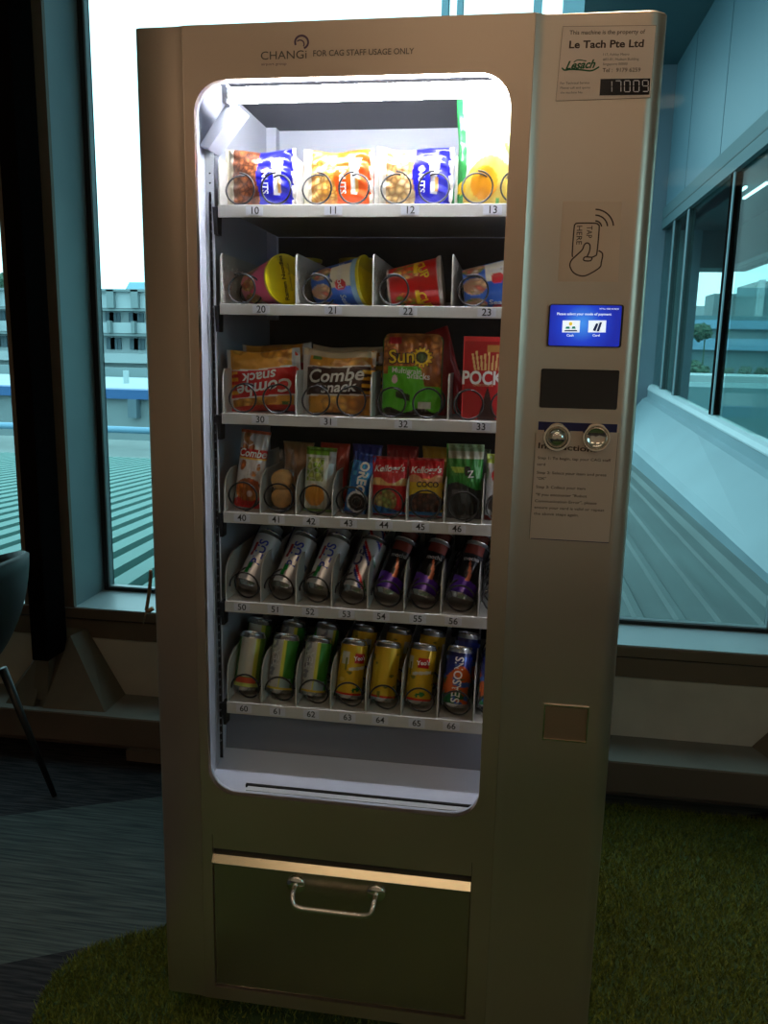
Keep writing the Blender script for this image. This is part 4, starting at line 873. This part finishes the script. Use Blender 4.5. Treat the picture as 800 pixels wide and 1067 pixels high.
bag('snack_packet', .064, .124, .036, art47, 40, 60, seal='y', seed=48, wav=.001, inks=[], back=(150, 150, 150), lab='silver packet with red emblem, cut off by the door frame', cat='snack packet', loc=(.640, .12, cz), rot=(-.10, 0, 0))
for i, (x, c_, lab) in enumerate(((.225, (150, 110, 70), 'brown packet behind the clear biscuit bag'), (.30, (190, 60, 40), 'red packet behind the green topped packet'), (.365, (24, 40, 130), 'dark blue packet behind the slim cookie packet'), (.435, (150, 18, 26), 'dark red packet behind the red cereal packet'), (.505, (196, 160, 40), 'yellow packet behind the chocolate cereal packet'), (.575, (70, 80, 60), 'olive packet behind the seaweed snack packet'))):
    bag('snack_packet', .062, .126, .03, (lambda c__: lambda U_, V_: fill(U_, c__))(c_), 16, 20, seal='y', seed=60+i, inks=[], back=c_, lab=lab, cat='snack packet', loc=(x+.004, .185, cz), rot=(-.06, .03, 0))
# ---------- cans
def can(name, art, lab, Hc=.122, Rc=.0268, texts=(), inks=(), group=None):
    root = empty(name, (0, 0, 0), lab, 'drink can', group); n, m = 72, 60
    th = np.linspace(0, 2*PI, n+1); v = np.linspace(0, 1, m+1); TH, V_ = np.meshgrid(th, v)
    z0, z1 = .009, Hc-.010; mb = MB(); mb.add(np.stack([Rc*np.cos(TH), Rc*np.sin(TH), z0+(z1-z0)*V_], -1).reshape(-1, 3), grid_faces(n, m)); A = art(TH/(2*PI), V_)
    for s, a0, v0, size, rot_, ink, bold, sx_ in texts:
        vs, fs = text(s, size, bold); c_, q_ = math.cos(rot_), math.sin(rot_); x = (vs[:, 0]*c_*sx_-vs[:, 1]*q_); z_ = vs[:, 0]*q_*sx_+vs[:, 1]*c_
        rr = Rc+.0005; aa = a0*2*PI+x/rr; mb.add(np.stack([rr*np.cos(aa), rr*np.sin(aa), z0+(z1-z0)*v0+z_], -1), fs, 1+inks.index(ink))
    mb.build('can_body', ['can_print']+['ink_'+i for i in inks], root, True, org=(0, 0, 0), cols=A.reshape(-1, 3))
    b = MB(); b.lathe([(0, .007), (.012, .005), (.0185, .001), (.0200, 0), (.0212, .0008), (.0235, .0045), (Rc-.0006, .0078), (Rc, .009)], 48); shade(b.build('can_base', 'can_metal', root, True, org=(0, 0, 0)), 60)
    t = MB(); t.lathe([(Rc, z1), (Rc-.0012, z1+.003), (.0232, z1+.0075), (.0232, z1+.0095), (.0238, z1+.0100), (.0225, z1+.0098), (.0218, z1+.006), (0, z1+.006)], 48); shade(t.build('can_lid', 'can_metal', root, True, org=(0, 0, 0)), 60)
    tb = MB(); tb.tube([(.009*math.cos(a), .006*math.sin(a)-.004, z1+.008) for a in np.linspace(0, 2*PI, 13)[:-1]], .0012, 6, closed=True); tb.build('pull_tab', 'can_metal', root, True, org=(0, 0, 0))
    return root
def place(root, px, py, axis, row, yfront, spin, hide=False):
    """stand the can's lowest rim point on the tray, base centre seen at the measured photo column"""
    zax = Vector(axis).normalized(); q = zax.to_track_quat('Z', 'Y').to_matrix()
    # azimuth so that the label's angle 0.75 (local -y) faces the front
    lx = q @ Vector((0, -1, 0)); 
    root.rotation_euler = (q @ Matrix.Rotation(spin, 3, 'Z')).to_euler()
    sn = math.sqrt(max(0, 1-zax.z**2)); zc = SZ[row]+.0005+.0205*sn+.0015
    p = at(px, py, 1, yfront); root.location = (p[0], yfront, zc)
def frontspin(axis, want=0.):
    """spin that turns local angle 'want' (fraction of a turn) to face -y"""
    zax = Vector(axis).normalized(); q = zax.to_track_quat('Z', 'Y').to_matrix(); f = Vector((.0, -1, .25)); f = (f-zax*f.dot(zax)).normalized(); l_ = q.inverted() @ f
    return math.atan2(l_.y, l_.x)-want*2*PI
def art_plus(U_, V_):
    A = fill(U_, (206, 208, 214)); A = pnt(A, (np.abs(U_-.42-.10*V_) < .028) & (V_ > .12) & (V_ < .38), (30, 140, 60)); A = pnt(A, (np.abs(U_-.38-.05*V_) < .02) & (V_ > .5) & (V_ < .8), (180, 70, 80)); A = pnt(A, (U_ > .66) & (V_ > .1) & (V_ < .5), (120, 130, 160)); A = pnt(A, (np.abs(U_-.30) < .03) & (V_ > .2) & (V_ < .9), (60, 80, 150)); return A
def art_cup53(U_, V_):
    A = fill(U_, (200, 202, 208)); A = pnt(A, (np.abs(((U_-.5)*2.2+V_*1.0) % .5-.12) < .045) & (U_ > .40) & (U_ < .62), (30, 50, 150)); A = pnt(A, (np.abs(((U_-.5)*2.2+V_*1.0) % .5-.22) < .045) & (U_ > .40) & (U_ < .62), (196, 30, 36)); A = pnt(A, (np.abs(((U_-.5)*2.2+V_) % .5-.31) < .03) & (U_ > .56) & (U_ < .64), (20, 120, 60)); return A
def art_purple(U_, V_):
    A = fill(U_, (16, 13, 18)); A = pnt(A, V_ < .30+.06*np.sin(U_*2*PI), (90, 36, 170)); A = pnt(A, V_ < .05, (60, 20, 120)); A = pnt(A, (np.abs(U_-.5-.04*np.sin(V_*5)) < .03*(1-np.clip((V_-.25)/.5, 0, 1))) & (V_ > .25) & (V_ < .75), (206, 110, 70)); A = pnt(A, (U_ > .6) & (U_ < .72) & (V_ > .3) & (V_ < .8), (50, 50, 54)); A = pnt(A, (V_ > .8) & (np.abs(U_-.5) < .12), (120, 50, 40)); return A
AX5 = (.25, .56, .79); AX6 = (.07, .28, .95); AX7 = (.10, .24, .95)
G5 = 'drink cans leaning back on the fifth tray'; G6 = 'drink cans on the lowest tray'; GB = 'second rank of drink cans'
c50 = can('drink_can', art_plus, 'white isotonic drink can at the left end of the fifth tray', texts=(('PLUS', .505, .60, .027, PI/2, 'blue', .02, .95),), inks=['blue'], group=G5)
sp = frontspin(AX5, .5); place(c50, 258, 612, AX5, 4, .125, sp)
LB = {51: 'white isotonic drink can second from the left on the fifth tray', 52: 'white isotonic drink can beside the can with red and blue waves'}
for j, px in ((51, 295), (52, 330)):
    c = dup(c50, label=LB[j]); place(c, px, 614, AX5, 4, .125, sp-(.10 if j == 52 else .0))
c53 = can('drink_can', art_cup53, 'white drink can with red, blue and green wave pattern', texts=(('ICE', .40, .55, .030, PI/2, 'navy', .03, 1.), ), inks=['navy'], group=G5); place(c53, 369, 619, AX5, 4, .125, frontspin(AX5, .5))
c54 = can('drink_can', art_purple, 'black and purple drink can next to the wave patterned can', texts=(('mocha', .5, .70, .012, .1, 'silver', .01, 1.),), inks=['silver'], group=G5); place(c54, 401, 624, AX5, 4, .125, frontspin(AX5, .5))
for j, px, lab in ((55, 438, 'black and purple drink can in the middle of three alike'), (56, 478, 'black and purple drink can nearest the door frame')):
    c = dup(c54, label=lab); place(c, px, 628, AX5, 4, .125, frontspin(AX5, .5)-.12*(j-55))
# second rank on the fifth tray
for k, (src, px) in enumerate(((c50, 262), (c50, 298), (c50, 334), (c53, 372), (c54, 407), (c54, 443), (c54, 482))):
    nm = ['first', 'second', 'third', 'fourth', 'fifth', 'sixth', 'seventh'][k]
    c = dup(src, label='drink can hidden behind the %s can of the fifth tray' % nm, group=GB); place(c, px, 600, AX5, 4, .235, frontspin(AX5, .5)+.3)
def art_green(k):
    def f(U_, V_):
        A = fill(U_, (196, 196, 192)); A = pnt(A, (U_ > .53) & (U_ < .86), (60, 140, 44)); A = pnt(A, (U_ > .50) & (U_ < .55), (206, 206, 70)); A = pnt(A, (U_ > .20) & (U_ < .27), (60, 140, 44))
        if k == 0: A = fill(U_, (96, 140, 50)); A = pnt(A, (np.abs(U_-.5) < .11) & (V_ > .2), (200, 196, 180)); A = pnt(A, (np.abs(U_-.62) < .03), (196, 200, 70)); A = pnt(A, (np.abs(U_-.38) < .02), (40, 100, 30)); A = pnt(A, (V_ < .20) & (np.abs(U_-.52) < .14), (214, 90, 60)); A = pnt(A, (V_ < .08), (200, 206, 100))
        else: A = pnt(A, (V_ > .04) & (V_ < .22) & (U_ > .52) & (U_ < .66), (150, 180, 190)); A = pnt(A, (V_ < .04), (206, 180, 60)); A = pnt(A, (U_ > .36) & (U_ < .44) & (V_ > .1) & (vnoise(U_, V_, 30, 20, 5) > .5), (140, 140, 150))
        return A
    return f
def art_yellow(U_, V_):
    A = fill(U_, (214, 176, 30)); A = pnt(A, V_ < .05, (200, 40, 24)); A = pnt(A, (np.abs(U_-.60) < .07) & (np.abs(V_-.74) < .10), (196, 30, 34)); A = pnt(A, (np.abs(U_-.42) < .05) & (V_ > .60) & (V_ < .86), (206, 206, 190)); A = pnt(A, (np.abs(V_-.52-.25*(U_-.5)) < .03) & (U_ > .48) & (U_ < .72), (214, 214, 200))
    A = pnt(A, (((U_-.62)/.04)**2+((V_-.13)/.05)**2 < 1) | (((U_-.56)/.02)**2+((V_-.10)/.04)**2 < 1), (30, 110, 40)); A = pnt(A, (((U_-.4)/.04)**2+((V_-.3)/.04)**2 < 1), (240, 206, 90)); A = pnt(A, (vnoise(U_, V_, 16, 9, 8) > .82) & (V_ < .9), (120, 120, 40)); return A
def art_season(U_, V_):
    A = fill(U_, (28, 44, 130)); A = pnt(A, V_ < .62+.12*np.sin(U_*14), (222, 100, 30)); A = pnt(A, (V_ < .5) & (vnoise(U_, V_, 14, 8, 9) > .68), (30, 110, 60)); A = pnt(A, (vnoise(U_, V_, 12, 8, 10) > .72), (70, 110, 190)); A = pnt(A, (V_ > .93), (20, 30, 90)); return A
c60 = can('drink_can', art_green(0), 'green drink can with white panel at the left end of the lowest tray', group=G6, Hc=.118); s6 = frontspin(AX6, .5); place(c60, 256, 727, AX6, 5, .125, s6)
c61 = can('drink_can', art_green(1), 'silver and green drink can right of the all green can', group=G6, Hc=.118, texts=(('TEA', .44, .62, .02, PI/2, 'silver', .02, 1.),), inks=['silver']); place(c61, 291, 731, AX6, 5, .125, s6)
c62 = dup(c61, label='silver and green drink can left of the yellow cans'); place(c62, 325, 735, AX6, 5, .125, s6+.06)
c63 = can('drink_can', art_yellow, 'yellow drink can beside a silver and green can', group=G6, Hc=.118, texts=(("Yeo's", .60, .745, .012, .1, 'white', .02, 1.),), inks=['white']); place(c63, 362, 739, AX6, 5, .125, s6+.1)
c64 = dup(c63, label='yellow drink can in the middle of the three yellow cans'); place(c64, 397, 744, AX6, 5, .125, s6+2.6)
c65 = dup(c63, label='yellow drink can beside the blue and orange can'); place(c65, 434, 748, AX6, 5, .125, s6-.45)
c66 = can('drink_can', art_season, 'blue and orange drink can with vertical white lettering', group=G6, Hc=.118, texts=(('SEASONS', .53, .47, .024, PI/2, 'white', .02, .9),), inks=['white']); place(c66, 472, 752, AX6, 5, .125, s6-.1)
c67 = dup(c66, label='blue and orange drink can cut off by the door frame'); place(c67, 509, 756, AX6, 5, .125, s6+.5)
for k, (src, px) in enumerate(((c60, 263), (c61, 298), (c61, 333), (c63, 372), (c63, 408), (c63, 443), (c66, 480), (c66, 515))):
    nm = ['first', 'second', 'third', 'fourth', 'fifth', 'sixth', 'seventh', 'eighth'][k]
    c = dup(src, label='drink can hidden behind the %s can of the lowest tray' % nm, group=GB); place(c, px, 715, AX7, 5, .215, s6+.4*k)

# ================================================================== CHAIR at the left edge
ch = empty('tub_chair', (-1.0, .60, 0), 'black tub chair with thin black legs at the left edge by the window', 'chair')
n, m = 48, 16; cxs, cys = -.955, .60
def shell(th, s, off):
    """s 0 bottom .. 1 rim; the back of the tub faces the vending machine"""
    ct = math.cos(th); r = (.285+off)*(math.sin(s*PI/2)**.75 if s > 0 else 0); rim = .60+.20*(.5+.5*ct)**.8
    z_ = .40+off*-.5+(rim-.40)*(1-math.cos(s*PI/2))**.9
    return (cxs+r*ct*(.93+.07*s), cys+r*math.sin(th)*.95, z_)
sh = MB(); rings = []
for off in (0, -.012):
    for i in range(m+1):
        rings.append([shell(2*PI*j/n, max(i, .01)/m, off) for j in range(n)])
vs = [p for r_ in rings for p in r_]; fs = []
for i in range(m):
    for j in range(n): fs.append((i*n+j, i*n+(j+1) % n, (i+1)*n+(j+1) % n, (i+1)*n+j))
o2 = (m+1)*n
for i in range(m):
    for j in range(n): fs.append((o2+i*n+j, o2+(i+1)*n+j, o2+(i+1)*n+(j+1) % n, o2+i*n+(j+1) % n))
for j in range(n): fs.append((m*n+j, m*n+(j+1) % n, o2+m*n+(j+1) % n, o2+m*n+j))
fs += [tuple(range(n-1, -1, -1)), tuple(o2+j for j in range(n))]
sh.add(vs, fs); sh.build('seat_shell', 'chair_shell', ch, True)
for dx, dy in ((.285, .19), (.285, -.22), (-.27, .19), (-.27, -.22)):
    MB().tube([(cxs+dx*.55, cys+dy*.55, .44), (cxs+dx*.9, cys+dy*.9, .0)], [.013, .008], 12).build('leg', 'chair_leg', ch, True)
b = MB(); b.tube([(cxs+.12, cys+.10, .425), (cxs-.12, cys-.11, .425)], .01, 8); b.tube([(cxs+.12, cys-.11, .425), (cxs-.12, cys+.10, .425)], .01, 8); b.build('under_frame', 'chair_leg', ch, True)

# ================================================================== OUTSIDE
# left roof: corrugated green sheet falling away from the building
RD = np.array([-.1566, 1., -.0874]); R0 = np.array([-1.376, 2.5, .219])
rf = MB(); per = .186; prof = []
for k in range(-7, 46):
    for dx, dz in ((0, 0), (.108, 0), (.118, -.085), (.172, -.085)): prof.append((k*per+dx, dz))
vs = []; 
for x, dz in prof: vs += [tuple(R0+np.array([-x, 0, dz])+RD*(-1.02)), tuple(R0+np.array([-x, 0, dz])+RD*11.4)]
rf.add(vs, [(2*i, 2*i+1, 2*i+3, 2*i+2) for i in range(len(prof)-1)])
ro = rf.build('ribbed_roof', 'roof_green'); sol = ro.modifiers.new('s', 'SOLIDIFY'); sol.thickness = .01; tag(ro, 'green ribbed metal roof below the windows left of the machine', 'roof', kind='structure')
def sbox(name, a, b, m, label=None, cat=None): o = MB().box(a, b).build(name, m); struct(o); return o
sbox('roof_slab', (-26, 1.5, -1.4), (.55, 13.9, -.95), 'roof_grey')
sbox('roof_apron', (-26, 13.6, -1.2), (1, 17.0, -.80), 'roof_grey')
p = at(104, 447, 1, 15.5)
rl = MB(); rl.tube([(-26, 15.5, p[2]+.0), (1, 15.5, p[2]-.0)], .075, 14); tag(rl.build('roof_rail', 'rail_blue', None, True), 'pale blue pipe rail along the far edge of the green roof', 'rail', kind='structure')
zb0, zb1, zt_ = at(120, 452, 1, 22)[2], at(120, 415, 1, 22)[2], at(120, 405.5, 1, 22)[2]
sbox('wall_far', (-32, 22, zb0-1.2), (2, 22.5, zb1), 'far_grey'); sbox('trim_20', (-32, 21.8, zb1), (2, 22.6, zt_), 'far_blue')
sbox('far_wall_pier', (at(136, 425, 1, 21.9)[0], 21.7, zb1-.55), (at(145, 425, 1, 21.9)[0], 22, zb1), 'far_dark')
sbox('far_deck', (-60, 22.6, zt_-.6), (2, 39, zt_-.05), 'far_white')
sbox('roof_vent', (at(128, 385, 1, 27)[0], 27, zt_-.1), (at(131.5, 385, 1, 27)[0], 27.2, at(128, 386, 1, 27)[2]), 'far_white')
sbox('far_parapet', (-62, 33, zt_-.1), (2, 33.3, at(120, 383, 1, 33)[2]), 'far_grey')
sbox('ground', (-120, 1.7, -6.2), (120, 160, -6), 'roof_grey')
# far three-storey block
D = 46; X0, X1 = -48., 2.
def zf(py, px=120, d=D): return float(at(px, py, 1, d)[2])
fb = empty('office_block', (-24, D, -3), 'pale three storey block with bay windows beyond the green roof', 'building')
w = MB(); w.box((X0, D+1.2, -6), (X1, D+9, zf(302))); w.build('block_wall', 'far_white', fb)
bands = MB()
for a, b in ((321, 304), (347, 336), (378, 368)): bands.box((X0, D, zf(a)), (X1, D+1.2, zf(b)))
bands.build('parapet_band', 'far_white', fb)
w = MB(); w.box((X0, D-.3, zf(304)), (X1, D+1.2, zf(301.5))); w.box((X0, D-.1, zf(350)), (X1, D+1.2, zf(347.5))); w.box((X0, D-.1, zf(324)), (X1, D+1.2, zf(321.5))); w.build('floor_slab', 'far_grey', fb)
pitch = at(116, 340, 1, D)[0]-at(141, 340, 1, D)[0]; xg = at(116, 340, 1, D)[0]
for k in range(-6, 9):
    x = xg-pitch*k
    if x > X1-2 or x < X0+2: continue
    pl = MB(); pl.box((x-.12, D-.35, zf(347)), (x+.10, D, zf(334.5))); pl.box((x-.1, D-.3, zf(321)), (x+.35, D, zf(302))); pl.build('pier', 'far_grey', fb)
    for za, zb_ in ((335, 325), (364, 352)):
        for dx, ww in ((.30, .75), (-.95, .28), (-.5, .22)):
            MB().box((x+dx+.3, D+1.1, zf(za)), (x+dx+ww+.3, D+1.25, zf(zb_))).build('window', 'far_dark', fb)
# blue hipped roof behind
hr = MB(); d_ = 70; za, zb_ = at(120, 305, 1, d_)[2], at(120, 291, 1, d_)[2]; xl0, xl1 = at(108, 305, 1, d_)[0], at(119, 292, 1, d_)[0]
hr.hexa([(xl0, d_, za-3), (8, d_, za-3), (8, d_+14, za-3), (xl0, d_+14, za-3), (xl1, d_+3, zb_), (4, d_+3, zb_), (4, d_+9, zb_), (xl1, d_+9, zb_)])
tag(hr.build('hipped_roof', 'far_roof_blue'), 'pale blue pitched roof rising behind the three storey block', 'roof')
def tree(x, y, z, s, lab, seed):
    r = np.random.default_rng(seed); t = empty('tree', (x, y, -6), lab, 'tree'); cr = MB()
    for i in range(9):
        c = np.array([x, y, z+s*.9])+r.normal(0, .33, 3)*s*np.array([1, 1, .55]); rad = s*r.uniform(.3, .5); ns, nr = 12, 8; vs = []
        for a in range(nr+1):
            for b in range(ns):
                ph_, t2 = PI*a/nr, 2*PI*b/ns; k = rad*(1+.18*r.normal()) ; vs.append(c+k*np.array([math.sin(ph_)*math.cos(t2), math.sin(ph_)*math.sin(t2), math.cos(ph_)*.85]))
        cr.add(vs, [(a*ns+b, a*ns+(b+1) % ns, (a+1)*ns+(b+1) % ns, (a+1)*ns+b) for a in range(nr) for b in range(ns)])
    cr.build('crown', 'tree_green', t); MB().tube([(x, y, -6), (x, y, z+s*.8)], [s*.10, s*.04], 8).build('trunk', 'tree_green', t); return t
def tree_at(px, py, d, s, lab, seed): p = at(px, py, 1, d); return tree(p[0], d, p[2]-s, s, lab, seed)
tree_at(4, 293, 62, 1.4, 'small dark tree top above the block left of the column', 1)
# ---- right terrace and the glazed wing
tr_ = MB(); prof = []
for k in range(0, 6):
    x = 1.02+k*.20; prof += [(x, 0), (x+.085, .0), (x+.10, .018), (x+.135, .018), (x+.15, 0)]
prof += [(2.02, 0), (2.06, .03), (2.35, .03)]
vs = []
for x, dz in prof: vs += [(x, 1.55, .12+dz), (x+.0, 10.4, -.02+dz+.14)]
tr_.add(vs, [(2*i, 2*i+2, 2*i+3, 2*i+1) for i in range(len(prof)-1)])
to = tr_.build('terrace_roof', 'terrace'); tag(to, 'grey ribbed terrace roof outside the right window', 'roof', kind='structure'); so = to.modifiers.new('s', 'SOLIDIFY'); so.thickness = .01
sbox('terrace_base', (.56, 1.5, -1.0), (8, 10.45, .10), 'roof_grey')
# coping / splayed ledge below the wing glass (rises gently with distance)
XG = 2.6
def zs(y): return .77+(y-5.1)*.048
cp = MB()
def sweep(mb, prof_fn, ys, mi=0):
    rows = [prof_fn(y) for y in ys]; k = len(rows[0]); vs = [p for r_ in rows for p in r_]
    fs = [(i*k+j, i*k+(j+1) % k, (i+1)*k+(j+1) % k, (i+1)*k+j) for i in range(len(ys)-1) for j in range(k)]; fs += [tuple(range(k-1, -1, -1)), tuple((len(ys)-1)*k+j for j in range(k))]; mb.add(vs, fs, mi)
sweep(cp, lambda y: [(2.14, y, .10), (2.14, y, .24+(y-5)*.022), (2.20, y, .29+(y-5)*.022), (2.50, y, zs(y)-.20), (2.56, y, zs(y)-.17), (2.56, y, zs(y)-.08), (2.70, y, zs(y)-.04), (2.70, y, .10)], [1.6, 4, 7, 10.4])
struct(cp.build('wing_coping', 'coping'))
sl = MB(); sweep(sl, lambda y: [(2.555, y, zs(y)-.075), (2.555, y, zs(y)-.06), (2.57, y, zs(y)-.02), (2.60, y, zs(y)), (2.66, y, zs(y)), (2.66, y, zs(y)-.075)], [1.6, 10.4]); struct(sl.build('wing_sill', 'sill'))
# fascia, head beam, soffit, end wall
fa = MB(); ys_ = [1.6, 3.2, 5.6, 7.55, 9.2, 10.4]
for a, b in zip(ys_[:-1], ys_[1:]): fa.box((XG, a+.012, 3.32), (XG+.1, b-.012, 5.07))
struct(fa.build('wing_fascia', 'fascia')); sbox('wing_joint', (XG+.012, 1.6, 3.32), (XG+.2, 10.4, 5.07), 'wing_dark')
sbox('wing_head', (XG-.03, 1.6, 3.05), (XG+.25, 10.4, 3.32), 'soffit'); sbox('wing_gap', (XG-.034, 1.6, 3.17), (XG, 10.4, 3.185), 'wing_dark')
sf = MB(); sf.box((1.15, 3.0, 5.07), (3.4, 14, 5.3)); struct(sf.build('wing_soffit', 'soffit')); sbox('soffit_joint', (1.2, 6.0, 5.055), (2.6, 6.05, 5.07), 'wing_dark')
sbox('wing_end_wall', (1.75, 10.4, -.2), (2.75, 10.6, 5.07), 'wing_wall')
sbox('end_wall_shadow_gap', (1.9, 10.3, .44), (2.2, 10.4, .52), 'wing_dark')  # narrow dark strip on the face of the end wall
# wing interior
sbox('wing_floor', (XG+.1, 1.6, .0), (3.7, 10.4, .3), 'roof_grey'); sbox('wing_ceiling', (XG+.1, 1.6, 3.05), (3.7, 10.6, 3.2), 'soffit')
sbox('wing_far_lintel', (3.47, 1.6, 2.575), (3.7, 10.5, 3.05), 'wing_dark'); sbox('wing_far_trim', (3.46, 1.6, 2.53), (3.7, 10.5, 2.575), 'far_grey')
sbox('wing_end_lintel', (3.0, 10.45, 2.57), (3.47, 10.6, 3.05), 'wing_dark'); sbox('wing_end_trim', (3.0, 10.44, 2.53), (3.47, 10.6, 2.57), 'far_grey')
sbox('wing_partition', (2.9, 10.4, .0), (3.1, 10.7, 3.05), 'wing_wall')
pe = at(721, 340, 1, 10.5)
sbox('wing_inner_wall', (2.75, 10.45, .0), (float(pe[0]), 10.6, 3.05), 'far_grey')
for i, (ya, yb, m_) in enumerate(((6.86, 6.98, 'column'), (8.80, 8.88, 'wing_dark'), (9.62, 9.72, 'wing_dark'), (4.6, 4.7, 'column'), (2.5, 2.6, 'column'))):
    sbox('wing_mullion', (XG-.01, ya, zs(ya)), (XG+.07, yb, 3.05), m_)
    sbox('mullion_edge', (XG-.018, ya-.04, zs(ya)), (XG-.005, ya-.01, 3.05), 'coping')
g = MB(); g.box((XG+.02, 1.6, .8), (XG+.035, 10.4, 3.05)); struct(g.build('wing_pane', 'wing_glass'))
g = MB(); g.box((3.56, 1.6, .35), (3.565, 10.4, 2.55)); struct(g.build('wing_pane', 'wing_glass'))
# glowing strips that stand in for room lights mirrored in the glass
for i, (x_, y0_, y1_) in enumerate(((2.86, 7.5, 7.9), (3.0, 7.3, 8.1))):
    lf = MB(); lf.box((x_-.013, y0_, 3.03), (x_+.013, y1_, 3.05)); tag(lf.build('strip_light', mat('strip%d' % i, (1, 1, 1), .5, emit=(.9, 1, 1), estr=4)), ['small white strip light in the glazed wing, nearer its glass', 'longer white strip light deeper inside the glazed wing'][i], 'ceiling light')
# city beyond the wing
def bld(name, lab, x0, x1, y, y1, zt2, m_, bands=(), bm='far_white', zbot=-6, cat='building'):
    t = empty(name, ((x0+x1)/2, y, zbot), lab, cat); MB().box((x0, y, zbot), (x1, y1, zt2)).build('block_wall', m_, t)
    for a, b in bands: MB().box((x0-.3, y-.5, a), (x1+.3, y, b)).build('parapet_band', bm, t)
    return t
d = 60; z6 = lambda py, px=760, dd=60: float(at(px, py, 1, dd)[2]); x6 = lambda px, py=340, dd=60: float(at(px, py, 1, dd)[0])
cp_ = bld('car_park', 'long teal car park with pale horizontal parapets seen through the wing', x6(690), x6(880), 60, 75, z6(329), 'far_teal', ((z6(343), z6(334)), (z6(365), z6(353))), 'rail_blue')
bld('tower_block', 'pale tower block beyond the car park', x6(741, 340, 90), x6(765, 340, 90), 90, 94, z6(306, 750, 90), 'far_grey')
bld('tower_block', 'low wide white block between the two towers', x6(726, 340, 95), x6(790, 340, 95), 97, 104, z6(319, 750, 97), 'far_white')
tb = bld('tower_block', 'tall greenish tower with vertical fins at the right edge of the view', x6(785, 340, 80), x6(840, 340, 80), 80, 87, z6(293, 790, 80), 'far_teal')
for i in range(6):
    x = x6(785, 340, 80)+i*1.7; MB().box((x, 79.4, -6), (x+.5, 80, z6(292, 790, 80))).build('fin', 'far_white', tb)
bld('low_hall', 'white low hall roof in front of the car park', x6(700, 400, 34), x6(900, 400, 34), 34, 40, z6(392, 760, 34), 'far_white')
bld('low_hall', 'grey low roof just beyond the glazed wing', x6(690, 400, 22), x6(940, 400, 22), 22, 27, z6(404, 760, 22), 'far_teal')
for i, (px, s) in enumerate(((727, .85), (757, .5), (776, .5), (795, .5))):
    tree_at(px, 386-(i == 0)*3, 52, s, ['bushy tree left of the dark mullion in the wing', 'low green tree just right of the wing mullion', 'wide green tree before the pale car park', 'small tree at the right edge of the window'][i], 20+i)
tree_at(735, 345, 56, .9, 'pointed dark tree in front of the car park parapet', 40)
# facade posts above the machine
for i, (a, b) in enumerate(((460, 467), (476, 482), (556, 565), (587, 609))):
    p0, p1 = at(a, 5, 1, 4.0), at(b, 5, 1, 4.0); sbox('facade_post', (float(p0[0]), 4.0, .0), (float(p1[0]), 4.12, 5.6), 'post_blue')

# ================================================================== LIGHT
wd = bpy.data.worlds.new('sky'); SC.world = wd; wd.use_nodes = True; nt = wd.node_tree; bg = nt.nodes['Background']
tc = nt.nodes.new('ShaderNodeTexCoord'); sp_ = nt.nodes.new('ShaderNodeSeparateXYZ'); rp = nt.nodes.new('ShaderNodeValToRGB')
nt.links.new(tc.outputs['Generated'], sp_.inputs[0]); nt.links.new(sp_.outputs[2], rp.inputs[0]); nt.links.new(rp.outputs[0], bg.inputs[0])
e = rp.color_ramp.elements; e[0].position = 0; e[0].color = (.80, .93, 1, 1); e[1].position = 1; e[1].color = (.85, .93, 1, 1)
bg.inputs[1].default_value = 3.0
# added unseen panels overhead, put in for warm reflections on the steel
for i, x in enumerate((-2.0, .4, 2.6)):
    t = MB(); t.box((x-.6, -4.2, RZ1-.03), (x+.6, -3.6, RZ1-.001)); o = t.build('ceiling_panel', mat('panel%d' % i, (.9, .9, .9), .5, emit=(1, .74, .50), estr=2.6)); tag(o, 'warm rectangular light panel in the ceiling at the back of the room', 'ceiling light', 'ceiling light panels')
t = MB(); t.box((-.45, -1.66, RZ1-.03), (1.65, -1.50, RZ1-.001)); o = t.build('linear_ceiling_light', mat('linear', (.9, .9, .9), .5, emit=(1, .76, .52), estr=4.5)); tag(o, 'long warm linear light in the ceiling in front of the vending machine', 'ceiling light')  # added source, out of view, to make the flap lip bright
# recessed downlights in the room ceiling
DL = [(-1.9, -1.6, 30, 95), (.3, -3.0, 60, 110), (1.0, .05, 80, 36), (-.35, -.40, 30, 40), (2.6, -3.2, 60, 110), (-2.6, -3.4, 50, 110)]
for i, (x, y, pw, an) in enumerate(DL):
    t = empty('downlight', (x, y, RZ1), 'round warm downlight in the ceiling, number of six alike', 'ceiling light', 'ceiling downlights')
    t['label'] = 'round warm recessed downlight in the room ceiling'
    MB().lathe([(.05, RZ1-.001), (.065, RZ1-.004), (.07, RZ1-.0005)], 24, 0, (x, y, 0)).build('trim_ring', 'lamp_ring', t, True)
    MB().lathe([(0, RZ1-.002), (.05, RZ1-.0015)], 24, 0, (x, y, 0)).build('lens', 'lamp_glow', t)
    sp_d = bpy.data.lights.new('downlight_beam', 'SPOT'); sp_d.energy = pw; sp_d.color = (1, .80, .56); sp_d.spot_size = math.radians(an); sp_d.spot_blend = .7; sp_d.shadow_soft_size = .05
    so_ = bpy.data.objects.new('downlight_beam', sp_d); COL.objects.link(so_); so_.parent = t; so_.location = (0, 0, -.02)
